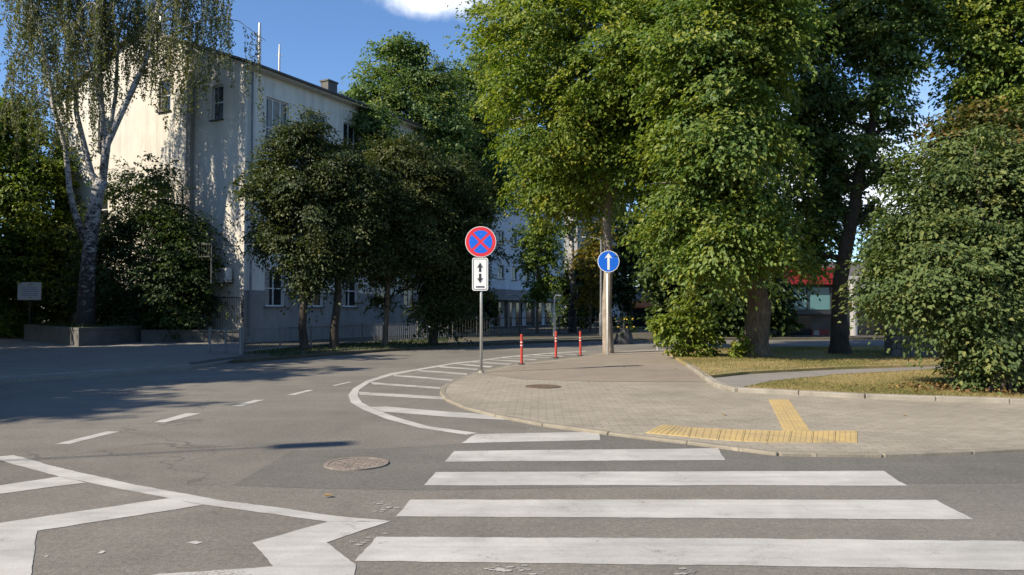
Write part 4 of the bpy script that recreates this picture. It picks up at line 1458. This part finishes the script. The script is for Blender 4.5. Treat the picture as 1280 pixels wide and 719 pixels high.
make_tree('rusty_shrub', b, [(1190, 165, 30, 0), (1230, 170, 42, 0), (1270, 190, 50, 0), (1175, 210, 30, 0), (1215, 225, 40, 0), (1290, 260, 70, 0), (1230, 300, 70, 0)], 20.5, LM['rust'], M['bark'],
          'tall shrub with rusty tinged leaves between the big shrub and the bright tree', cat='shrub', n_cl=1300, per=24, leaf=0.15, trunk_r=0.09, seed=25, spray=0.4, flare=1.2)
b = G(1250, 489, ZL)
YSH = b.y
st = []
rr = random.Random(6)
for k in range(9):
    e = P(1250 + rr.uniform(-90, 70), 400 + rr.uniform(-90, 20), YSH + rr.uniform(-.5, .8))
    s = b + Vector((rr.uniform(-.35, .35), rr.uniform(-.25, .25), -0.05))
    st.append(([s, s.lerp(e, .5) + Vector((0, 0, .2)), e], [0.045, 0.03, 0.01]))
make_tree('lilac_shrub', b, [(1190, 268, 56, 0.4), (1245, 245, 62, 0.5), (1148, 318, 36, 0.3), (1130, 368, 26, 0.4), (1170, 355, 56, -0.3), (1240, 345, 78, 0.0), (1224, 426, 34, -0.2), (1240, 450, 26, -0.4), (1110, 300, 20, .5), (1310, 310, 90, 0), (1195, 215, 38, 0.8), (1300, 420, 50, 0), (1095, 385, 14, .3), (1168, 396, 18, .2), (1110, 330, 26, .2), (1215, 470, 16, -.3)], YSH + 0.4, LM['lilac'], M['bark'],
          'huge grey green shrub spreading over the lawn at the right edge', cat='shrub', n_cl=2900, per=80, leaf=0.094, W=0.60, trunk_r=0.05, seed=26, spray=0.46, flare=1.2, stems=st, inner=0.3, gap=0.48, lump=0.32)
b = G(858, 446, ZL)
make_tree('small_bush', b, [(850, 408, 24, 0), (868, 395, 20, 0), (840, 402, 14, 0), (856, 432, 18, -.2), (878, 425, 20, 0.3), (862, 415, 22, 0), (846, 385, 8, 0), (832, 412, 10, 0)], b.y, LM['bush'], M['bark'],
          'small bright bush beside the footpath left of the thick trunk', cat='bush', n_cl=330, per=20, leaf=0.15, trunk_r=0.035, seed=27, spray=0.28, flare=1.1)
b = G(921, 447, ZL)
make_tree('small_bush', b, [(920, 438, 9, 0), (930, 432, 9, 0), (915, 444, 6, 0)], b.y, LM['bush'], M['bark'],
          'knee high sprout of leaves at the foot of the thick trunk', cat='bush', n_cl=40, per=16, leaf=0.14, trunk_r=0.015, seed=28, spray=0.2, flare=1.0, limbs=False)

# trees before the cream building
for (nm, px, py, spec, tr, seed, lab, ncl, sh) in (
    ('chestnut_tree', 381, 437, [(385, 185, 34), (355, 222, 36), (418, 212, 34), (385, 255, 50), (338, 262, 20), (330, 288, 18), (432, 262, 34), (380, 312, 32), (410, 318, 28), (345, 296, 20), (384, 348, 16), (362, 165, 14), (325, 248, 10), (318, 275, 8)], 0.15, 31, 'dark round tree nearest the building corner, crown over its upper windows', 1500, 0.0),
    ('chestnut_tree', 418, 436, [(440, 300, 36), (445, 245, 34), (424, 318, 22), (460, 215, 22), (458, 312, 22)], 0.16, 32, 'dark tree with a plain dark trunk, second along the verge', 800, -0.05),
    ('chestnut_tree', 481, 433, [(500, 205, 32), (478, 245, 36), (528, 245, 38), (500, 295, 44), (545, 300, 28), (476, 345, 18), (488, 325, 24), (474, 376, 12), (512, 322, 22), (515, 190, 20)], 0.115, 33, 'dark tree with a slim trunk coloured lighter as if in sun, third along the verge', 1400, 0.08),
    ('chestnut_tree', 541, 431, [(560, 235, 36), (572, 300, 42), (545, 345, 42), (580, 340, 28), (562, 385, 24), (585, 260, 20)], 0.17, 34, 'darkest tree of the verge row, straight left of the no stopping sign', 1400, -0.05)):
    b = G(px, py, 0.09)
    spec = [(x, y, r * 0.88) for x, y, r in spec]
    make_tree(nm, b, spec, b.y + 0.4, LM['chestnut'], M['bark_dark'] if seed != 33 else M['bark'], lab, group='dark trees on the verge before the building', n_cl=int(ncl * 1.1), per=66, leaf=0.125, trunk_r=tr, seed=seed, spray=0.6, inner=0.22, tint_shift=sh - 0.04, lump=0.42, gap=0.45)  # third trunk gets lighter bark to stand for sun on it
# poplars behind
for (px, spec, Y, seed, lab, ncl) in (
    (548, [(500, 82, 30, 1), (472, 112, 26, -1), (535, 105, 30, 1), (492, 145, 44, -1), (540, 165, 42, 0), (456, 150, 20, -6), (520, 215, 48, 0), (500, 58, 16, 1), (478, 188, 30, -6), (556, 132, 24, 1), (449, 122, 11, -3), (520, 75, 18, 1), (468, 165, 22, -6)], 47, 41, 'tall airy green poplar overhanging the roof end of the cream building', 2400),
    (602, [(598, 92, 22), (612, 130, 28), (578, 130, 26), (582, 170, 34), (625, 180, 30), (600, 225, 38), (575, 90, 14), (585, 275, 26), (628, 235, 18), (612, 78, 16), (636, 130, 18), (600, 160, 30), (560, 200, 26)], 54, 42, 'tall poplar between the first poplar and the yellow green tree', 2000)):
    b = P(px, 420, Y); b.z = 0
    make_tree('poplar_tree', b, spec, Y, LM['poplar'], M['bark'], lab, group='poplars behind the building', n_cl=ncl, per=40, leaf=0.21, trunk_r=0.26, seed=seed, top=P(px * 0.4 + 0.6 * spec[0][0], 125, Y), spray=0.75, inner=0.3, lump=0.3, gap=0.4)
b = P(672, 424, 44); b.z = 0.05
make_tree('young_tree', b, [(668, 298, 20), (682, 322, 18), (662, 330, 13), (684, 350, 10), (672, 362, 13), (676, 284, 12)], 44, LM['bush'], M['bark'], 'young light green tree on a thin trunk before the pale block', n_cl=420, per=22, leaf=0.20, trunk_r=0.09, seed=43, spray=0.45, flare=1.2, tint_shift=-0.2)
b = P(716, 424, 47); b.z = 0.05
make_tree('birch_tree', b, [(716, 250, 26), (712, 290, 12), (722, 215, 28), (700, 235, 20)], 47, LM['poplar'], M['bark_birch'], 'bare white birch trunk standing far behind the bollards', n_cl=350, per=22, leaf=0.22, trunk_r=0.26, seed=44, top=P(716, 180, 47), flare=1.2)
b = P(738, 424, 46); b.z = 0.05
make_tree('yellowing_tree', b, [(745, 305, 18), (740, 335, 20), (734, 368, 14), (752, 285, 14), (748, 360, 12), (735, 320, 14)], 46, LM['yellow'], M['bark'], 'small yellowing tree hanging over the road left of the pale trunk', n_cl=260, per=22, leaf=0.20, trunk_r=0.08, seed=45, spray=0.45, flare=1.2)

# dark backdrop trees at the end of the street
for (px, Y, spec, seed, lab, ncl) in (
    (730, 62, [(730, 370, 26), (715, 345, 24), (745, 395, 18), (712, 395, 20), (735, 330, 20)], 51, 'dark rounded tree at the end of the street behind the white birch trunk', 420),
    (785, 56, [(785, 345, 30), (805, 320, 32), (780, 300, 30), (775, 375, 16), (830, 350, 22), (795, 270, 30)], 52, 'dark tree over the tiered flower stand', 560),
    (850, 41, [(835, 385, 24), (860, 350, 40), (890, 330, 40), (885, 385, 34), (845, 320, 34)], 53, 'dark tree behind the small bright bush', 700),
    (925, 39.3, [(920, 390, 30), (950, 360, 36), (910, 340, 36), (965, 395, 24), (900, 405, 20)], 54, 'dark tree filling the gap behind the thick flared trunk', 700),
    (1110, 49, [(1100, 330, 24), (1130, 300, 34), (1150, 340, 34), (1120, 370, 24), (1175, 300, 40)], 55, 'dark tree beyond the shop pillar behind the big shrub', 600),
    (1225, 46, [(1220, 330, 50), (1260, 290, 60), (1300, 330, 60), (1200, 280, 40)], 56, 'dark tree far behind the right edge shrubs', 800),
    (575, 52, [(570, 370, 26), (585, 395, 24), (560, 400, 24), (600, 380, 16)], 57, 'low dark tree behind the no stopping sign pole', 500)):
    b = P(px, 420, Y); b.z = 0
    make_tree('dark_tree', b, spec, Y, LM['dark'], M['bark_dark'], lab, group='dark trees at the end of the street', n_cl=ncl, per=22, leaf=0.32, trunk_r=0.25, seed=seed, spray=0.7, inner=0.3)

# left: tree behind the notice board and bushes behind the birch
b = P(20, 424, 39); b.z = 0
make_tree('leafy_tree', b, [(18, 165, 36), (-20, 195, 60), (62, 205, 30), (35, 250, 50), (20, 325, 60), (62, 340, 42), (-30, 320, 70), (80, 290, 34), (40, 385, 40), (-20, 390, 40), (5, 140, 16)], 39, LM['bush'], M['bark_dark'], 'bushy green tree with a sunny top behind the notice board', n_cl=4200, per=30, leaf=0.2, trunk_r=0.3, seed=61, spray=0.6, tint_shift=-0.12)
b = P(165, 426, 34.6); b.z = 0.05
make_tree('dark_bush', b, [(150, 240, 24), (178, 265, 40), (160, 325, 54), (130, 300, 32), (185, 385, 40), (140, 385, 36), (120, 350, 26)], 35.2, LM['dark'], M['bark_dark'], 'tall dark bush right behind the birch trunk', cat='bush', n_cl=1700, per=28, leaf=0.14, trunk_r=0.1, seed=62, spray=0.5, lump=0.38, gap=0.5)
b = P(225, 426, 33.8); b.z = 0.05
make_tree('dark_bush', b, [(215, 270, 28), (238, 300, 32), (228, 345, 40), (250, 375, 26), (215, 390, 34), (260, 330, 14), (195, 225, 22)], 33.6, LM['dark'], M['bark_dark'], 'dark bush climbing the gable wall beside the garden fence', cat='bush', n_cl=1300, per=28, leaf=0.14, trunk_r=0.08, seed=63, spray=0.5, lump=0.38, gap=0.5)
b = P(150, 410, 33.2); b.z = 0.4

# ------------------------------------------------------------------ weeping birch in the planter
bb = P(107, 404, 32.0); bb.z = HP - 0.12
YBI = 32.0
birch = thing('weeping_birch', bb, 'large weeping birch with forked white trunk in the planter', 'tree')
rr = random.Random(77)
mb = MB()
f3 = lambda pts, off=0: [P(x / 3, y / 3, YBI + off) for x, y in pts]
main = [bb - Z * 0.1] + [P(x, y, YBI) for x, y in ((107, 395), (109, 350), (112, 313), (117, 270), (122, 240), (128, 225))]
mb.tube(main, [0.46, 0.35, 0.30, 0.28, 0.26, 0.25, 0.235], 12, wob=0.05, rng=rr)
stems = [
    ([(315, 900), (285, 800), (270, 719), (258, 560), (215, 400), (190, 200), (150, 50), (120, -80), (100, -220)], 0.19, -0.6),
    ([(372, 690), (340, 650), (300, 500), (278, 420), (270, 250), (210, 50), (185, -80), (160, -220)], 0.19, 0.4),
    ([(385, 690), (395, 560), (380, 400), (370, 200), (375, 0), (380, -120), (385, -260)], 0.22, 0.0),
    ([(388, 640), (400, 540), (440, 450), (510, 300), (560, 180), (590, 0), (640, -120), (700, -230)], 0.22, 0.2),
    ([(405, 540), (425, 350), (425, 130), (450, 0), (470, -150)], 0.12, 0.8),
    ([(380, 580), (395, 420), (330, 150), (300, -50), (260, -200)], 0.10, -0.9)]
tips = []
for pts, r0, off in stems:
    p = f3(pts, 0)
    p = [q + Vector((0, off * i / (len(p) - 1), 0)) for i, q in enumerate(p)]
    n = len(p)
    mb.tube(p, [0.78 * r0 * (1 - 0.8 * i / (n - 1)) for i in range(n)], 9, wob=0.05, rng=rr)
    tips.append(p)
# side branches arching outward; strands hang from them
anchor = []
arches = []
for p in tips:
    n = len(p)
    for k in range(9):
        t = rr.uniform(0.5, 1.0) * (n - 1)
        i = min(int(t), n - 2)
        s = p[i].lerp(p[i + 1], t - i)
        a = rr.uniform(0, 6.28)
        L = rr.uniform(1.2, 3.2)
        arches.append((s, Vector((math.cos(a), math.sin(a) * 0.8, 0)), L, rr.uniform(0.3, 0.9)))
# the long branches reaching over the roof at the right
for (px, py, L, a) in ((195, 60, 4.6, 0.05), (198, 20, 3.6, -0.2), (200, -10, 3.2, 0.3), (60, 80, 1.8, 3.1), (50, 20, 2.0, 3.3), (70, -30, 2.2, 2.9), (190, 85, 2.6, -0.1), (180, 40, 2.6, 0.3)):
    arches.append((P(px, py, YBI), Vector((math.cos(a), math.sin(a), 0)), L, 0.75))
for (s, d, L, up) in arches:
    pts = [s + d * (L * t) + Z * (up * L * 0.5 * (math.sin(math.pi * min(t * 0.75, 1))) - 0.18 * L * t * t) for t in (0, .25, .5, .75, 1.0)]
    mb.tube(pts, [0.045, 0.035, 0.026, 0.018, 0.01], 5)
    for k in range(int(4 + L * 4.2)):
        t = rr.uniform(0.15, 1.0) * 4
        i = min(int(t), 3)
        anchor.append(pts[i].lerp(pts[i + 1], t - i) + Vector((rr.gauss(0, .12), rr.gauss(0, .12), 0)))
C, D, Nn, LL, TT = [], [], [], [], []
tw = MB()
for a in anchor:
    L = rr.uniform(0.8, 4.2) * (0.8 if a.z < 11 else 1.0)
    L = min(L, a.z - 5.5 if a.z > 7 else 0.8)
    if L < 0.3: continue
    sw = Vector((rr.gauss(0, 0.10), rr.gauss(0, 0.10), 0))
    tp = rr.gauss(0.5, 0.15)
    end = a + sw * L - Z * L
    mb.tube([a, a + sw * L * 0.4 - Z * L * 0.45, end], [0.008, 0.006, 0.003], 3)
    for k in range(int(L / 0.030)):
        t = rr.random()
        q = a + sw * L * t - Z * L * t + Vector((rr.gauss(0, .055), rr.gauss(0, .055), rr.gauss(0, .03)))
        C.append(q); D.append((rr.gauss(0, .5), rr.gauss(0, .5), -0.9)); Nn.append((rr.gauss(0, 1), rr.gauss(0, 1) - .2, rr.gauss(0.35, .6)))
        LL.append(rr.uniform(0.07, 0.12)); TT.append(tp + rr.gauss(0, .16))
mb.build('trunk', M['bark_birch'], birch, smooth=True)
leaf_mesh('crown', LM['birch'], birch, np.array([tuple(c) for c in C]), np.array(D), unit(np.array(Nn)), np.array(LL), 0.72, np.array(TT))

# ------------------------------------------------------------------ trees outside the left edge (they shade the road; last two added to shade birch and board)
for i, (x, y, h, r, lab) in enumerate(((-25.0, -5.0, 13.6, 4.0, 'leafy roadside tree far behind the camera on the left'), (-23.2, 2.5, 12.6, 4.0, 'leafy roadside tree left of the camera near the lamp'), (-21.6, 9.0, 11.8, 4.0, 'leafy roadside tree left of the road ahead of the lamp'), (-20.4, 15.5, 11.2, 4.0, 'leafy roadside tree left of the driveway mouth'), (-20.8, 21.5, 12.2, 3.8, 'tall leafy roadside tree at the driveway left of the notice board'), (-25.6, 29.0, 11.0, 3.3, 'unseen leafy tree added far left to shade the birch trunk and notice board'), (-29.6, 32.8, 9.4, 3.0, 'unseen leafy tree added furthest left to shade the notice board'))):
    rg = random.Random(100 + i)
    bl = []
    for k in range(9):
        z = h * (0.28 + 0.62 * k / 8)
        rr_ = r * (0.55 if k < 7 else 0.42)
        a = k * 2.4
        bl.append((Vector((x + math.cos(a) * r * 0.45, y + math.sin(a) * r * 0.55, z)), rr_, rr_, rr_ * 0.85))
    make_tree('roadside_tree', (x, y, 0), None, y, LM['maple'], M['bark'], lab, group='roadside trees beyond the left edge', blobs=bl, n_cl=2600, per=22, leaf=0.36, trunk_r=0.25, seed=200 + i, spray=0.8, inner=0.45, gap=0.1)


# ------------------------------------------------------------------ grass (uncountable)
def pip(x, y, poly):
    ins = np.zeros(len(x), bool)
    n = len(poly)
    for i in range(n):
        x0, y0 = poly[i]; x1, y1 = poly[(i + 1) % n]
        c = ((y0 > y) != (y1 > y)) & (x < (x1 - x0) * (y - y0) / ((y1 - y0) or 1e-9) + x0)
        ins ^= c
    return ins


M['grass'] = leafmat('grass_blades', [(0.085, 0.105, 0.03), (0.18, 0.165, 0.055), (0.29, 0.225, 0.09), (0.40, 0.29, 0.145)], 0.3, 0.7, 0.2)


def grass(poly, z, dens, seed, hmin=0.03, hmax=0.075, xlim=40):
    rg = np.random.default_rng(seed)
    A = np.array(poly)
    x0, y0 = A.min(0); x1, y1 = A.max(0); x1 = min(x1, xlim)
    n = int((x1 - x0) * (y1 - y0) * dens)
    x = rg.uniform(x0, x1, n); y = rg.uniform(y0, y1, n)
    k = pip(x, y, poly) & (x < y * 0.74 + 1.5)
    x, y = x[k], y[k]
    n = len(x)
    # patchy: sparse where dry
    f = np.sin(x * 1.7 + 0.6 * np.sin(y * 1.1)) * np.sin(y * 1.3 + 1.2) + 0.6 * np.sin(x * 0.6 + y * 0.8) + rg.normal(0, .4, n)
    k = rg.random(n) < np.clip(0.62 + 0.3 * f, 0.15, 1)
    x, y, f = x[k], y[k], f[k]
    n = len(x)
    h = rg.uniform(hmin, hmax, n)
    D = np.stack([rg.normal(0, .55, n), rg.normal(0, .55, n), np.ones(n)], 1)
    C = np.stack([x, y, z + h * 0.4], 1)
    Nn = unit(rg.normal(size=(n, 3)))
    tint = np.clip(0.5 - 0.22 * f + rg.normal(0, .16, n), 0, 1)
    return C, D, Nn, h, tint


parts = [grass(gp(lawn_front, ZL), ZL, 1700, 1, 0.018, 0.05), grass(gp(lawn_back, ZL), ZL, 800, 2, 0.025, 0.06)]
cat_ = [np.concatenate([p[i] for p in parts]) for i in range(5)]
g = leaf_mesh('grass', M['grass'], None, cat_[0], cat_[1], cat_[2], cat_[3], 0.22, cat_[4], 0.02)
tag(g, 'short dry grass on the two lawn patches', 'grass', kind='stuff')
# verge weeds in the shade
pv = [(p[0], p[1]) for p in gp([(304, 443), (350, 446), (480, 436.5), (560, 432), (560, 422), (480, 427), (350, 436)], 0.09)]
c5 = grass(pv, 0.09, 160, 3, 0.05, 0.14)
g = leaf_mesh('weeds', LM['dark'], None, c5[0], c5[1], c5[2], c5[3], 0.25, c5[4], 0.02)
tag(g, 'sparse weeds on the dark verge under the trees', 'weeds', kind='stuff')
c5 = grass(inn, HP - 0.05, 160, 4, 0.06, 0.2)
g = leaf_mesh('weeds', LM['dark'], None, c5[0], c5[1], c5[2], c5[3], 0.3, c5[4], 0.02)
tag(g, 'weeds growing in the birch planter', 'weeds', kind='stuff')

# dry leaf litter under the big shrub
rg = np.random.default_rng(9)
n = 900
x = G(1265, 489, ZL).x + rg.normal(0, 0.9, n); y = G(1265, 489, ZL).y + rg.normal(0.2, 0.35, n)
k = pip(x, y, gp(lawn_front, ZL)); x, y = x[k], y[k]; n = len(x)
M['litter'] = leafmat('dry_leaves', [(0.10, 0.06, 0.03), (0.19, 0.12, 0.06), (0.30, 0.20, 0.10), (0.36, 0.22, 0.07)], 0.15, 0.85, 0.2)
g = leaf_mesh('leaf_litter', M['litter'], None, np.stack([x, y, ZL + 0.02 + rg.random(n) * 0.05], 1), rg.normal(size=(n, 3)) * [1, 1, .3], unit(rg.normal(size=(n, 3)) * .4 + [0, 0, 1]), rg.uniform(.05, .11, n), 0.5, rg.random(n))
tag(g, 'dry brown leaf litter and twigs under the big shrub', 'leaf litter', kind='stuff')

# a few fallen leaves on asphalt and paving
fallen = [(410, 622, 0), (700, 500, ZP), (610, 478, ZP), (735, 478, ZP), (760, 488, ZP), (905, 520, ZP), (1130, 520, ZP), (780, 460, ZP), (820, 452, ZP), (845, 462, ZP)]
first = None
for i, (px, py, z) in enumerate(fallen):
    c = G(px, py, z)
    if first is None:
        first = leaf_mesh('fallen_leaf', M['litter'], None, np.array([[0, 0, 0.012]]), np.array([[1, 0.2, 0.1]]), np.array([[0.1, 0, 1.0]]), np.array([0.085]), 0.6, np.array([0.85]), 0.12)
        o = first
    else:
        o = first.copy(); COL.objects.link(o)
    o.location = (c.x, c.y, z + 0.006)
    o.rotation_euler = (0, 0, i * 1.3)
    tag(o, 'small dry yellow brown leaf lying on the ground', 'fallen leaf', 'fallen leaves on asphalt and paving')
